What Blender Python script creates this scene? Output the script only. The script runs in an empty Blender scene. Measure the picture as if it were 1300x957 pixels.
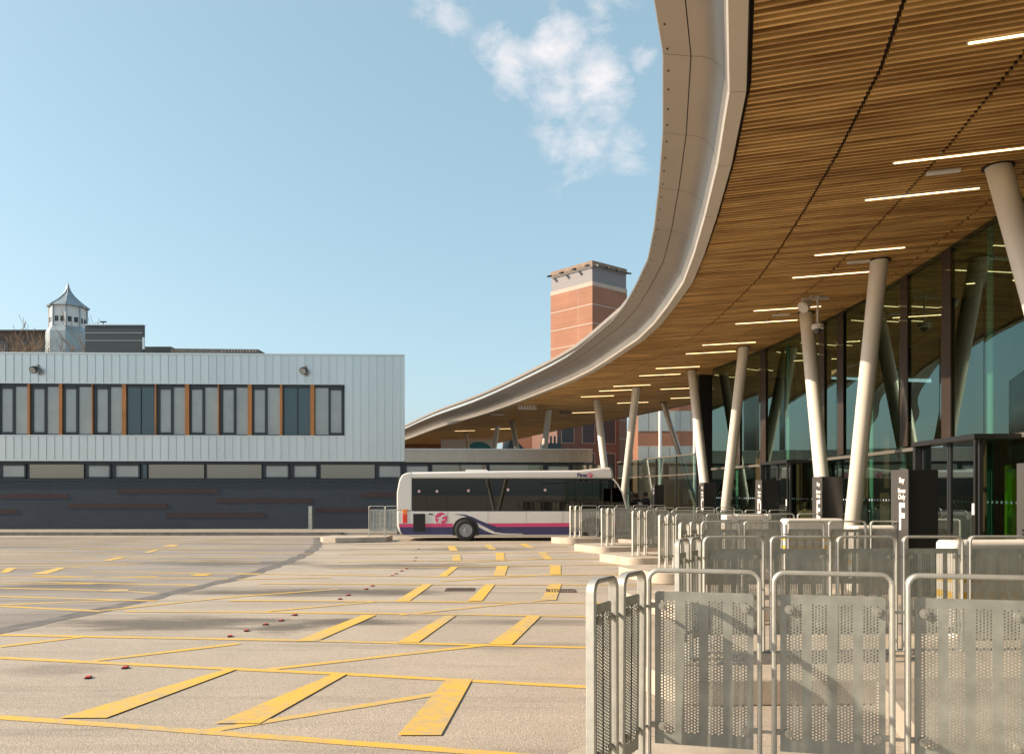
import bpy, bmesh, math, random
from mathutils import Vector, Matrix
random.seed(7)
C = bpy.context.scene.collection
R = math.radians
SC = bpy.context.scene

# ------------------------------------------------------------------ camera, light, exposure
cd = bpy.data.cameras.new('camera'); cam = bpy.data.objects.new('camera', cd); C.objects.link(cam)
cam.location = (0, 0, 1.7); cam.rotation_euler = (R(90), 0, 0)
cd.sensor_width = 36; cd.lens = 36 * 1000 / 1300; cd.shift_y = 0.1142
cd.clip_start = 0.05; cd.clip_end = 3000
SC.camera = cam
SUN_EL, SUN_AZ = 27.0, 265.5            # azimuth clockwise from +Y
w = bpy.data.worlds.new('World'); SC.world = w; w.use_nodes = True
nt = w.node_tree; nt.nodes.clear(); N = nt.nodes.new; L = nt.links.new
out = N('ShaderNodeOutputWorld'); bg = N('ShaderNodeBackground'); sky = N('ShaderNodeTexSky')
sky.sky_type = 'NISHITA'; sky.sun_disc = False
sky.sun_elevation = R(SUN_EL); sky.sun_rotation = R(SUN_AZ)
sky.air_density = 1.0; sky.dust_density = 1.8; sky.ozone_density = 1.0
bg.inputs['Strength'].default_value = 0.145
hs = N('ShaderNodeHueSaturation'); hs.inputs['Hue'].default_value = 0.470; hs.inputs['Saturation'].default_value = 0.86
hs.inputs['Value'].default_value = 1.0
L(sky.outputs[0], hs.inputs['Color'])
ev = N('ShaderNodeMixRGB'); ev.inputs['Fac'].default_value = 0.48; ev.inputs['Color2'].default_value = (1.62, 2.42, 2.95, 1); L(hs.outputs[0], ev.inputs['Color1'])
# soft broken cumulus in one part of the sky
tc = N('ShaderNodeTexCoord')
mp = N('ShaderNodeMapping'); mp.inputs['Scale'].default_value = (4.6, 3.0, 8.0); mp.inputs['Rotation'].default_value = (0, R(-24), 0)
mp.inputs['Location'].default_value = (0.35, 0.0, 0.2)
no = N('ShaderNodeTexNoise'); no.inputs['Scale'].default_value = 3.2; no.inputs['Detail'].default_value = 12; no.inputs['Roughness'].default_value = 0.62; no.inputs['Distortion'].default_value = 0.25
L(tc.outputs['Generated'], mp.inputs['Vector']); L(mp.outputs[0], no.inputs['Vector'])
def mth(op, a, b=None, nt_=None, clamp=False):
    n = (nt_ or nt).nodes.new('ShaderNodeMath'); n.operation = op; n.use_clamp = clamp
    for i, v in enumerate((a, b)):
        if v is None: continue
        if isinstance(v, (int, float)): n.inputs[i].default_value = v
        else: (nt_ or nt).links.new(v, n.inputs[i])
    return n.outputs[0]
tot = None
for (px, py, rad, wt) in ((648, 78, .055, 1.1), (690, 58, .06, 1.1), (722, 42, .04, .9), (715, 122, .05, 1.0), (760, 108, .06, 1.15), (730, 175, .06, .8), (775, 105, .05, .75), (725, 220, .04, .6), (560, 5, .05, .8), (760, 5, .05, .8), (815, 75, .03, .8), (800, 190, .04, .6)):
    v = Vector(((px - 650) / 1000, 1, (627 - py) / 1000)).normalized()
    vm = N('ShaderNodeVectorMath'); vm.operation = 'DISTANCE'; L(tc.outputs['Generated'], vm.inputs[0]); vm.inputs[1].default_value = v
    d = mth('MULTIPLY', mth('SUBTRACT', 1.0, mth('DIVIDE', vm.outputs['Value'], rad), clamp=True), wt)
    tot = d if tot is None else mth('MAXIMUM', tot, d)
cl = mth('ADD', mth('MULTIPLY', tot, 0.85), mth('MULTIPLY', mth('SUBTRACT', no.outputs['Fac'], 0.5), 3.0))
cl = mth('MULTIPLY', mth('SUBTRACT', cl, 0.22), 1.0, clamp=True)
cl = mth('MULTIPLY', cl, mth('MULTIPLY', tot, 2.6, clamp=True))
cl = mth('MULTIPLY', cl, 0.80)
mx = N('ShaderNodeMixRGB'); L(cl, mx.inputs['Fac']); L(ev.outputs[0], mx.inputs['Color1']); mx.inputs['Color2'].default_value = (4.6, 4.25, 4.2, 1)
L(mx.outputs[0], bg.inputs['Color']); L(bg.outputs[0], out.inputs['Surface'])
sd = bpy.data.lights.new('sun', 'SUN'); sd.energy = 4.4; sd.angle = R(0.55); sd.color = (1.0, 0.83, 0.62)
sun = bpy.data.objects.new('sun', sd); C.objects.link(sun)
az, el = R(SUN_AZ), R(SUN_EL)
tosun = Vector((math.sin(az) * math.cos(el), math.cos(az) * math.cos(el), math.sin(el)))
sun.rotation_euler = tosun.to_track_quat('Z', 'Y').to_euler()
vs = SC.view_settings; vs.view_transform = 'Standard'; vs.look = 'None'; vs.gamma = 1; vs.exposure = 0.74
try: vs.use_curve_mapping = False
except Exception: pass
cy = SC.cycles
cy.max_bounces = 8; cy.diffuse_bounces = 4; cy.glossy_bounces = 4; cy.transparent_max_bounces = 12; cy.transmission_bounces = 4
cy.caustics_reflective = False; cy.caustics_refractive = False
cy.sample_clamp_indirect = 6

# ------------------------------------------------------------------ materials
def mat(name, col, rough=0.6, metal=0.0, var=0.0, vscale=3.0, bump=0.0, bscale=40.0, coat=0.0, col2=None, stretch=(1, 1, 1), spec=None, world=False):
    m = bpy.data.materials.new(name); m.use_nodes = True
    t = m.node_tree; p = t.nodes['Principled BSDF']
    p.inputs['Base Color'].default_value = (*col, 1); p.inputs['Roughness'].default_value = rough; p.inputs['Metallic'].default_value = metal
    if coat: p.inputs['Coat Weight'].default_value = coat; p.inputs['Coat Roughness'].default_value = 0.05
    if spec is not None: p.inputs['Specular IOR Level'].default_value = spec
    g = t.nodes.new('ShaderNodeTexCoord')
    src = g.outputs['Object']
    if world:
        gg = t.nodes.new('ShaderNodeNewGeometry'); src = gg.outputs['Position']
    mp = t.nodes.new('ShaderNodeMapping'); mp.inputs['Scale'].default_value = stretch; t.links.new(src, mp.inputs['Vector'])
    if var or col2:
        n = t.nodes.new('ShaderNodeTexNoise'); n.inputs['Scale'].default_value = vscale; n.inputs['Detail'].default_value = 6; n.inputs['Roughness'].default_value = 0.62
        t.links.new(mp.outputs[0], n.inputs['Vector'])
        r = t.nodes.new('ShaderNodeValToRGB'); r.color_ramp.elements[0].position = 0.32; r.color_ramp.elements[1].position = 0.68
        c2 = col2 or tuple(c * (1 - var) for c in col)
        r.color_ramp.elements[0].color = (*c2, 1); r.color_ramp.elements[1].color = (*[min(1, c * (1 + var * 0.5)) for c in col], 1)
        t.links.new(n.outputs['Fac'], r.inputs['Fac']); t.links.new(r.outputs[0], p.inputs['Base Color'])
        rr = t.nodes.new('ShaderNodeMapRange'); rr.inputs['To Min'].default_value = max(0, rough - 0.08); rr.inputs['To Max'].default_value = min(1, rough + 0.1)
        t.links.new(n.outputs['Fac'], rr.inputs['Value']); t.links.new(rr.outputs[0], p.inputs['Roughness'])
    if bump:
        n2 = t.nodes.new('ShaderNodeTexNoise'); n2.inputs['Scale'].default_value = bscale; n2.inputs['Detail'].default_value = 4
        t.links.new(mp.outputs[0], n2.inputs['Vector'])
        b = t.nodes.new('ShaderNodeBump'); b.inputs['Strength'].default_value = bump; b.inputs['Distance'].default_value = 0.01
        t.links.new(n2.outputs['Fac'], b.inputs['Height']); t.links.new(b.outputs[0], p.inputs['Normal'])
    return m
def emit(name, col, s):
    m = bpy.data.materials.new(name); m.use_nodes = True; p = m.node_tree.nodes['Principled BSDF']
    p.inputs['Base Color'].default_value = (*col, 1); p.inputs['Emission Color'].default_value = (*col, 1); p.inputs['Emission Strength'].default_value = s
    return m
def glass(name, tint, base=0.10, ior=1.7, wob=0.0, mul=1.0, gcol=(0.9, 1, 0.96)):
    m = bpy.data.materials.new(name); m.use_nodes = True; t = m.node_tree; t.nodes.clear()
    o = t.nodes.new('ShaderNodeOutputMaterial'); mxs = t.nodes.new('ShaderNodeMixShader')
    tr = t.nodes.new('ShaderNodeBsdfTransparent'); tr.inputs[0].default_value = (*tint, 1)
    gl = t.nodes.new('ShaderNodeBsdfGlossy'); gl.inputs['Roughness'].default_value = 0.0; gl.inputs[0].default_value = (*gcol, 1)
    ge = t.nodes.new('ShaderNodeNewGeometry'); dt = t.nodes.new('ShaderNodeVectorMath'); dt.operation = 'DOT_PRODUCT'
    t.links.new(ge.outputs['Incoming'], dt.inputs[0]); t.links.new(ge.outputs['Normal'], dt.inputs[1])
    c_ = mth('SUBTRACT', 1.0, mth('ABSOLUTE', dt.outputs['Value'], None, t), t)
    fac = mth('ADD', mth('MULTIPLY', mth('POWER', c_, 3.6, t), mul, t), base, t, True)
    if wob:
        n = t.nodes.new('ShaderNodeTexNoise'); n.inputs['Scale'].default_value = 0.5
        g = t.nodes.new('ShaderNodeNewGeometry'); t.links.new(g.outputs['Position'], n.inputs['Vector'])
        b = t.nodes.new('ShaderNodeBump'); b.inputs['Strength'].default_value = wob; b.inputs['Distance'].default_value = 0.05
        t.links.new(n.outputs['Fac'], b.inputs['Height']); t.links.new(b.outputs[0], gl.inputs['Normal'])
    t.links.new(fac, mxs.inputs[0]); t.links.new(tr.outputs[0], mxs.inputs[1]); t.links.new(gl.outputs[0], mxs.inputs[2]); t.links.new(mxs.outputs[0], o.inputs[0])
    return m

GX = lambda px, py, z=-0.08: (lambda D: Vector(((px - 650) / 1000 * D, D, z)))((1.7 - z) * 1000 / (py - 627))

def ground_mat(name, c1, c2, stains_shade, grain=1.0):
    m = bpy.data.materials.new(name); m.use_nodes = True; t = m.node_tree; p = t.nodes['Principled BSDF']
    g = t.nodes.new('ShaderNodeNewGeometry'); lk = t.links.new
    def noise(scale, stretch, det=6, rough=0.6, loc=(0, 0, 0)):
        mp = t.nodes.new('ShaderNodeMapping'); mp.inputs['Scale'].default_value = stretch; mp.inputs['Location'].default_value = loc; lk(g.outputs['Position'], mp.inputs['Vector'])
        n = t.nodes.new('ShaderNodeTexNoise'); n.inputs['Scale'].default_value = scale; n.inputs['Detail'].default_value = det; n.inputs['Roughness'].default_value = rough
        lk(mp.outputs[0], n.inputs['Vector']); return n.outputs['Fac']
    def ramp(f, a, b, ca=0.0, cb=1.0):
        r = t.nodes.new('ShaderNodeMapRange'); r.inputs['From Min'].default_value = a; r.inputs['From Max'].default_value = b
        r.inputs['To Min'].default_value = ca; r.inputs['To Max'].default_value = cb; lk(f, r.inputs['Value']); return r.outputs[0]
    def mix(f, a, b, mode='MIX'):
        x = t.nodes.new('ShaderNodeMixRGB'); x.blend_type = mode
        for s, v in (('Fac', f), ('Color1', a), ('Color2', b)):
            if isinstance(v, (int, float)): x.inputs[s].default_value = v
            elif isinstance(v, tuple): x.inputs[s].default_value = (*v, 1)
            else: lk(v, x.inputs[s])
        return x.outputs[0]
    col = mix(ramp(noise(0.35, (1, 1, 1)), .35, .65), c1, c2)
    # dirty wheel tracks along the bays, with cast shadow streaks painted in too
    tr = ramp(noise(0.5, (0.10, 1.5, 1), 5, .6, (3, 1, 0)), .50, .68)
    col = mix(mth('MULTIPLY', tr, .80, t), col, tuple(c * .42 for c in c2))
    tr2 = ramp(noise(1.2, (0.16, 1.9, 1), 6, .65), .55, .68)
    col = mix(mth('MULTIPLY', tr2, .55, t), col, tuple(c * .5 for c in c2))
    lt = ramp(noise(1.1, (0.4, 1.2, 1), 5, .6, (9, 4, 0)), .55, .7)
    col = mix(mth('MULTIPLY', lt, .3, t), col, tuple(min(.8, c * 1.25) for c in c1))
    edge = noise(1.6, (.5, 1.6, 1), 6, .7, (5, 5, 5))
    for (cx, cyy, rx, ry, s) in stains_shade:
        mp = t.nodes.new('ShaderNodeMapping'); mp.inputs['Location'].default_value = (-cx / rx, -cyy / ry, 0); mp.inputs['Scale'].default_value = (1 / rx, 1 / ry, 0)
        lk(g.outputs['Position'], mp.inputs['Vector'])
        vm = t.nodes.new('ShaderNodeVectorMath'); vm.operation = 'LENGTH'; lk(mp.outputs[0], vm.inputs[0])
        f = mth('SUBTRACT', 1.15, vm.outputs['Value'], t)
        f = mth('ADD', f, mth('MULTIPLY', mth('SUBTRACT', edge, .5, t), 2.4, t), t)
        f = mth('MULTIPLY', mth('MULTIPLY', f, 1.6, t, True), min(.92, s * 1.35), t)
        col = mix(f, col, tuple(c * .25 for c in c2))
    v = t.nodes.new('ShaderNodeTexVoronoi'); v.inputs['Scale'].default_value = 70; lk(g.outputs['Position'], v.inputs['Vector'])
    gr = ramp(noise(45, (1, 1, 1), 3, .7), .3, .7, 1 - .28 * grain, 1 + .22 * grain)
    gc = t.nodes.new('ShaderNodeCombineXYZ')
    for i in range(3): lk(gr, gc.inputs[i])
    col = mix(1.0, col, gc.outputs[0], 'MULTIPLY')
    col = mix(mth('MULTIPLY', ramp(v.outputs['Distance'], .2, .6), .25 * grain, t), col, tuple(c * .6 for c in c2))
    lk(col, p.inputs['Base Color']); p.inputs['Roughness'].default_value = 0.85
    b = t.nodes.new('ShaderNodeBump'); b.inputs['Strength'].default_value = .5; b.inputs['Distance'].default_value = .006
    lk(v.outputs['Distance'], b.inputs['Height']); lk(b.outputs[0], p.inputs['Normal'])
    return m

M = {}
def stain_shade(px, py, wpx, hpx, s):  # dark ellipses: dirt stains together with shadow streaks painted into the tarmac
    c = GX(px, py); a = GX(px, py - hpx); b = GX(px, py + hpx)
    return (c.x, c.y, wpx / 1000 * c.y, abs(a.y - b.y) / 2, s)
ST = [stain_shade(230, 791, 150, 9, .85), stain_shade(380, 752, 120, 5, .75), stain_shade(360, 797, 48, 7, .95), stain_shade(440, 789, 80, 5, .75), stain_shade(300, 715, 120, 4, .5), stain_shade(90, 742, 90, 5, .55), stain_shade(560, 719, 120, 4, .45),
      stain_shade(500, 752, 60, 5, .85), stain_shade(600, 697, 90, 3, .45), stain_shade(640, 820, 130, 5, .3), stain_shade(680, 789, 90, 3, .35), stain_shade(470, 718, 90, 3, .5),
      stain_shade(250, 752, 40, 3, .35), stain_shade(60, 850, 70, 8, .3)]
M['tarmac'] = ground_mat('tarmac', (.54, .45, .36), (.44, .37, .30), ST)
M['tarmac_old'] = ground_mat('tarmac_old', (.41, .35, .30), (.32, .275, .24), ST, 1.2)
M['paving'] = ground_mat('paving', (.42, .36, .29), (.36, .31, .26), [], .5)
M['kerb'] = mat('kerb_concrete', (.52, .44, .35), .8, var=.25, vscale=2.5, bump=.3, bscale=60, world=True)
M['asphalt_patch'] = mat('asphalt_patch', (.18, .16, .145), .8, var=.35, vscale=3, bump=.4, bscale=80, world=True)
# worn yellow road paint
def paint():
    m = mat('yellow_paint', (.78, .47, .07), .7, bump=.2, bscale=120, world=True); t = m.node_tree; p = t.nodes['Principled BSDF']
    g = t.nodes.new('ShaderNodeNewGeometry')
    n = t.nodes.new('ShaderNodeTexNoise'); n.inputs['Scale'].default_value = 9; n.inputs['Detail'].default_value = 8; n.inputs['Roughness'].default_value = .75; t.links.new(g.outputs['Position'], n.inputs['Vector'])
    n2 = t.nodes.new('ShaderNodeTexNoise'); n2.inputs['Scale'].default_value = .6; n2.inputs['Detail'].default_value = 4; t.links.new(g.outputs['Position'], n2.inputs['Vector'])
    s = mth('ADD', mth('MULTIPLY', n.outputs['Fac'], .8, t), mth('MULTIPLY', n2.outputs['Fac'], .55, t), t)
    r = t.nodes.new('ShaderNodeMapRange'); r.inputs['From Min'].default_value = .62; r.inputs['From Max'].default_value = .86; t.links.new(s, r.inputs['Value'])
    x = t.nodes.new('ShaderNodeMixRGB'); x.inputs['Color1'].default_value = (.76, .47, .07, 1); x.inputs['Color2'].default_value = (.45, .37, .27, 1); t.links.new(r.outputs[0], x.inputs['Fac'])
    t.links.new(x.outputs[0], p.inputs['Base Color']); return m
M['paint'] = paint()
M['galv'] = mat('galvanised_steel', (.44, .45, .41), .48, .35, var=.28, vscale=6, bump=.04, bscale=200, stretch=(1, 1, 1))
M['galv_frame'] = mat('galvanised_frame', (.50, .50, .46), .42, .45, var=.12, vscale=14, bump=.03, bscale=150)
M['bolt'] = mat('bolt_steel', (.50, .49, .44), .4, .5, var=.1)
M['column'] = mat('painted_column_steel', (.70, .66, .58), .38, 0.0, var=.04, vscale=1.5)
M['fascia'] = mat('anodised_fascia', (.45, .40, .35), .36, .75, var=.06, vscale=.8)
M['lip'] = mat('fascia_lip_metal', (.60, .54, .47), .40, .35, var=.05, vscale=1)
M['fascia_dark'] = mat('fascia_joint', (.05, .045, .04), .7)
M['rim'] = mat('roof_rim_metal', (.45, .38, .32), .4, .5, var=.05)
M['wood_back'] = mat('soffit_void', (.028, .015, .006), .9)
def wood():
    m = mat('larch_slat', (.46, .235, .07), .5); t = m.node_tree; p = t.nodes['Principled BSDF']
    g = t.nodes.new('ShaderNodeNewGeometry'); mp = t.nodes.new('ShaderNodeMapping'); mp.inputs['Scale'].default_value = (.55, 9, 1)
    m0 = t.nodes.new('ShaderNodeMapping'); m0.inputs['Rotation'].default_value = (0, 0, R(18)); t.links.new(g.outputs['Position'], m0.inputs['Vector']); t.links.new(m0.outputs[0], mp.inputs['Vector'])
    n = t.nodes.new('ShaderNodeTexNoise'); n.inputs['Scale'].default_value = 1.2; n.inputs['Detail'].default_value = 5; t.links.new(mp.outputs[0], n.inputs['Vector'])
    r = t.nodes.new('ShaderNodeValToRGB'); r.color_ramp.elements[0].position = .36; r.color_ramp.elements[0].color = (.38, .195, .06, 1); r.color_ramp.elements[1].position = .64; r.color_ramp.elements[1].color = (.84, .53, .20, 1)
    t.links.new(n.outputs['Fac'], r.inputs['Fac']); t.links.new(r.outputs[0], p.inputs['Base Color']); return m
M['wood'] = wood()
M['timber_fin'] = mat('timber_fin', (.42, .17, .05), .55, var=.2, vscale=3, stretch=(1, 1, .2))
M['cladding'] = mat('standing_seam_cladding', (.64, .66, .65), .30, .72, var=.045, vscale=1.2)
def clad():
    m = mat('seamed_sheet', (.64, .66, .65), .30, .72); t = m.node_tree; p = t.nodes['Principled BSDF']
    g = t.nodes.new('ShaderNodeTexCoord'); sx = t.nodes.new('ShaderNodeSeparateXYZ'); t.links.new(g.outputs['Object'], sx.inputs[0])
    fl = mth('FLOOR', mth('DIVIDE', mth('ADD', sx.outputs['X'], .18, t), .376, t), None, t)
    wn = t.nodes.new('ShaderNodeTexWhiteNoise'); wn.noise_dimensions = '1D'; t.links.new(fl, wn.inputs['W'])
    mp = t.nodes.new('ShaderNodeMapping'); mp.inputs['Scale'].default_value = (5, 1, .35); t.links.new(g.outputs['Object'], mp.inputs['Vector'])
    n = t.nodes.new('ShaderNodeTexNoise'); n.inputs['Scale'].default_value = 1.3; n.inputs['Detail'].default_value = 5; t.links.new(mp.outputs[0], n.inputs['Vector'])
    v = mth('ADD', mth('MULTIPLY', wn.outputs['Value'], .07, t), mth('MULTIPLY', n.outputs['Fac'], .22, t), t)
    v = mth('ADD', v, .83, t)
    hv = t.nodes.new('ShaderNodeHueSaturation'); hv.inputs['Color'].default_value = (.64, .66, .65, 1); t.links.new(v, hv.inputs['Value']); t.links.new(hv.outputs[0], p.inputs['Base Color'])
    t.links.new(mth('ADD', mth('MULTIPLY', n.outputs['Fac'], .25, t), .2, t), p.inputs['Roughness']); return m
M['cladding'] = clad()
M['clad_edge'] = mat('cladding_flashing', (.60, .63, .64), .35, .6)
M['frame_dark'] = mat('anthracite_frame', (.035, .042, .05), .45, .1)
M['teal_panel'] = mat('teal_glazed_panel', (.045, .085, .10), .12, 0, coat=.5)
M['win_pane'] = mat('office_pane', (.34, .36, .34), .06, 0, var=.15, vscale=.7, coat=.6, spec=.8)
M['win_pane2'] = mat('low_pane', (.27, .25, .21), .03, .7)
M['red_band'] = mat('purple_brick', (.055, .030, .031), .7, var=.3, vscale=6)
M['hall_glass'] = glass('hall_glass', (.46, .58, .50), .11, 1.55, .004, 0.85, (.68, .93, .82))
M['low_glass'] = glass('low_glass', (.30, .46, .39), .15, 1.65, .004, 1.2)
M['glass_fin'] = mat('green_glass_edge', (.12, .30, .22), .15, 0, coat=.6)
M['mullion'] = mat('dark_mullion', (.03, .032, .035), .4, .2)
M['transom'] = mat('transom_metal', (.22, .20, .17), .4, .5)
M['totem'] = mat('totem_grey', (.075, .070, .066), .38, .1, var=.05)
M['totem_dark'] = mat('totem_black', (.018, .017, .017), .3)
M['letter'] = mat('white_vinyl', (.86, .84, .80), .5)
M['letter_dim'] = mat('pale_blue_vinyl', (.45, .52, .62), .5)
M['white_grp'] = mat('white_impact_block', (.82, .77, .70), .5, var=.08, vscale=4)
M['safety_yellow'] = mat('safety_yellow', (.80, .50, .03), .5)
M['lamp'] = emit('led_diffuser', (1.0, .72, .36), 2.6)
M['lamp_body'] = mat('lamp_body', (.6, .58, .52), .4)
M['white_plastic'] = mat('white_plastic', (.72, .70, .66), .4)
M['black'] = mat('black_plastic', (.012, .012, .012), .45)
M['lens'] = mat('camera_lens', (.02, .02, .03), .05, coat=1)
M['bus_white'] = mat('bus_white_paint', (.70, .67, .63), .30, coat=.35, var=.03, vscale=1.5)
M['bus_pink'] = mat('bus_magenta_paint', (.62, .055, .17), .35, coat=.3)
M['bus_navy'] = mat('bus_navy_paint', (.035, .032, .11), .35, coat=.3, var=.15, vscale=2)
M['bus_glass'] = glass('bus_glass', (.07, .066, .058), .06, 1.55, .004, 1.0, (1, .97, .9))
M['bus_inside'] = mat('bus_interior', (.05, .045, .045), .8)
M['seat_cloth'] = mat('seat_cloth', (.16, .14, .30), .9)
M['tyre'] = mat('tyre_rubber', (.018, .017, .016), .8, bump=.3, bscale=30)
M['rim_metal'] = mat('wheel_rim', (.30, .30, .31), .4, .6, var=.2, vscale=8)
M['red_lens'] = mat('red_lens', (.75, .03, .015), .2, coat=.6)
M['orange_lens'] = mat('orange_lens', (.85, .22, .02), .2, coat=.6)
M['stud_red'] = mat('red_rubber', (.60, .06, .04), .6, var=.2, vscale=20)
M['inside_wall'] = mat('hall_wall', (.28, .17, .09), .7, var=.15, vscale=1.5)
M['inside_pale'] = mat('hall_pale_wall', (.40, .38, .30), .7, var=.1)
M['lime'] = mat('lime_sign_edge', (.45, .70, .02), .4)
M['copper_lead'] = mat('lead_roof', (.33, .38, .40), .4, .4, var=.15, vscale=1.5)
M['cupola_white'] = mat('cupola_white_paint', (.72, .72, .70), .6, var=.08)
M['charcoal'] = mat('charcoal_cladding', (.045, .055, .06), .55, .1, var=.1, vscale=1)
M['roof_dull'] = mat('dull_roof_edge', (.22, .19, .16), .7, var=.4, vscale=2, stretch=(1.5, 1, 1))
M['bark'] = mat('bare_bark', (.30, .20, .13), .9, var=.2)
M['skin'] = mat('skin', (.50, .25, .16), .5)
M['hair'] = mat('brown_hair', (.05, .028, .015), .7)
M['hoard'] = mat('white_hoarding', (.75, .73, .70), .6)
M['teal_arch'] = mat('teal_panel_print', (.05, .28, .36), .5)
M['stone'] = mat('pale_stone', (.46, .37, .31), .8, var=.12)
M['drain'] = mat('cast_iron', (.12, .075, .05), .7, var=.3, vscale=15)
def brick(name, c1, c2, mortar, scale=1.0, bw=.225, bh=.075, axis='xz'):
    m = bpy.data.materials.new(name); m.use_nodes = True; t = m.node_tree; p = t.nodes['Principled BSDF']
    g = t.nodes.new('ShaderNodeTexCoord'); s = t.nodes.new('ShaderNodeSeparateXYZ'); t.links.new(g.outputs['Object'], s.inputs[0])
    cb = t.nodes.new('ShaderNodeCombineXYZ')
    t.links.new(mth('ADD', s.outputs['X'], s.outputs['Y'], t), cb.inputs[0]); t.links.new(s.outputs['Z'], cb.inputs[1])
    b = t.nodes.new('ShaderNodeTexBrick'); b.inputs['Color1'].default_value = (*c1, 1); b.inputs['Color2'].default_value = (*c2, 1); b.inputs['Mortar'].default_value = (*mortar, 1)
    b.inputs['Scale'].default_value = scale; b.inputs['Brick Width'].default_value = bw; b.inputs['Row Height'].default_value = bh; b.inputs['Mortar Size'].default_value = .008; b.inputs['Bias'].default_value = 0
    t.links.new(cb.outputs[0], b.inputs['Vector'])
    n = t.nodes.new('ShaderNodeTexNoise'); n.inputs['Scale'].default_value = .5; n.inputs['Detail'].default_value = 5; t.links.new(g.outputs['Object'], n.inputs['Vector'])
    x = t.nodes.new('ShaderNodeMixRGB'); x.blend_type = 'MULTIPLY'; x.inputs['Fac'].default_value = .5; t.links.new(b.outputs['Color'], x.inputs['Color1']); 
    r = t.nodes.new('ShaderNodeMapRange'); r.inputs['To Min'].default_value = .6; r.inputs['To Max'].default_value = 1.4; t.links.new(n.outputs['Fac'], r.inputs['Value'])
    t.links.new(r.outputs[0], x.inputs['Color2']); t.links.new(x.outputs[0], p.inputs['Base Color']); p.inputs['Roughness'].default_value = .75
    return m
M['brick_dark'] = brick('blue_black_brick', (.038, .050, .068), (.028, .038, .054), (.055, .063, .075))
M['brick_orange'] = brick('orange_brick', (.31, .135, .075), (.27, .115, .064), (.30, .17, .12), 1, .45, .15)
M['brick_red'] = brick('red_brick', (.17, .085, .06), (.13, .065, .05), (.16, .11, .09), 1, .45, .15)

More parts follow.
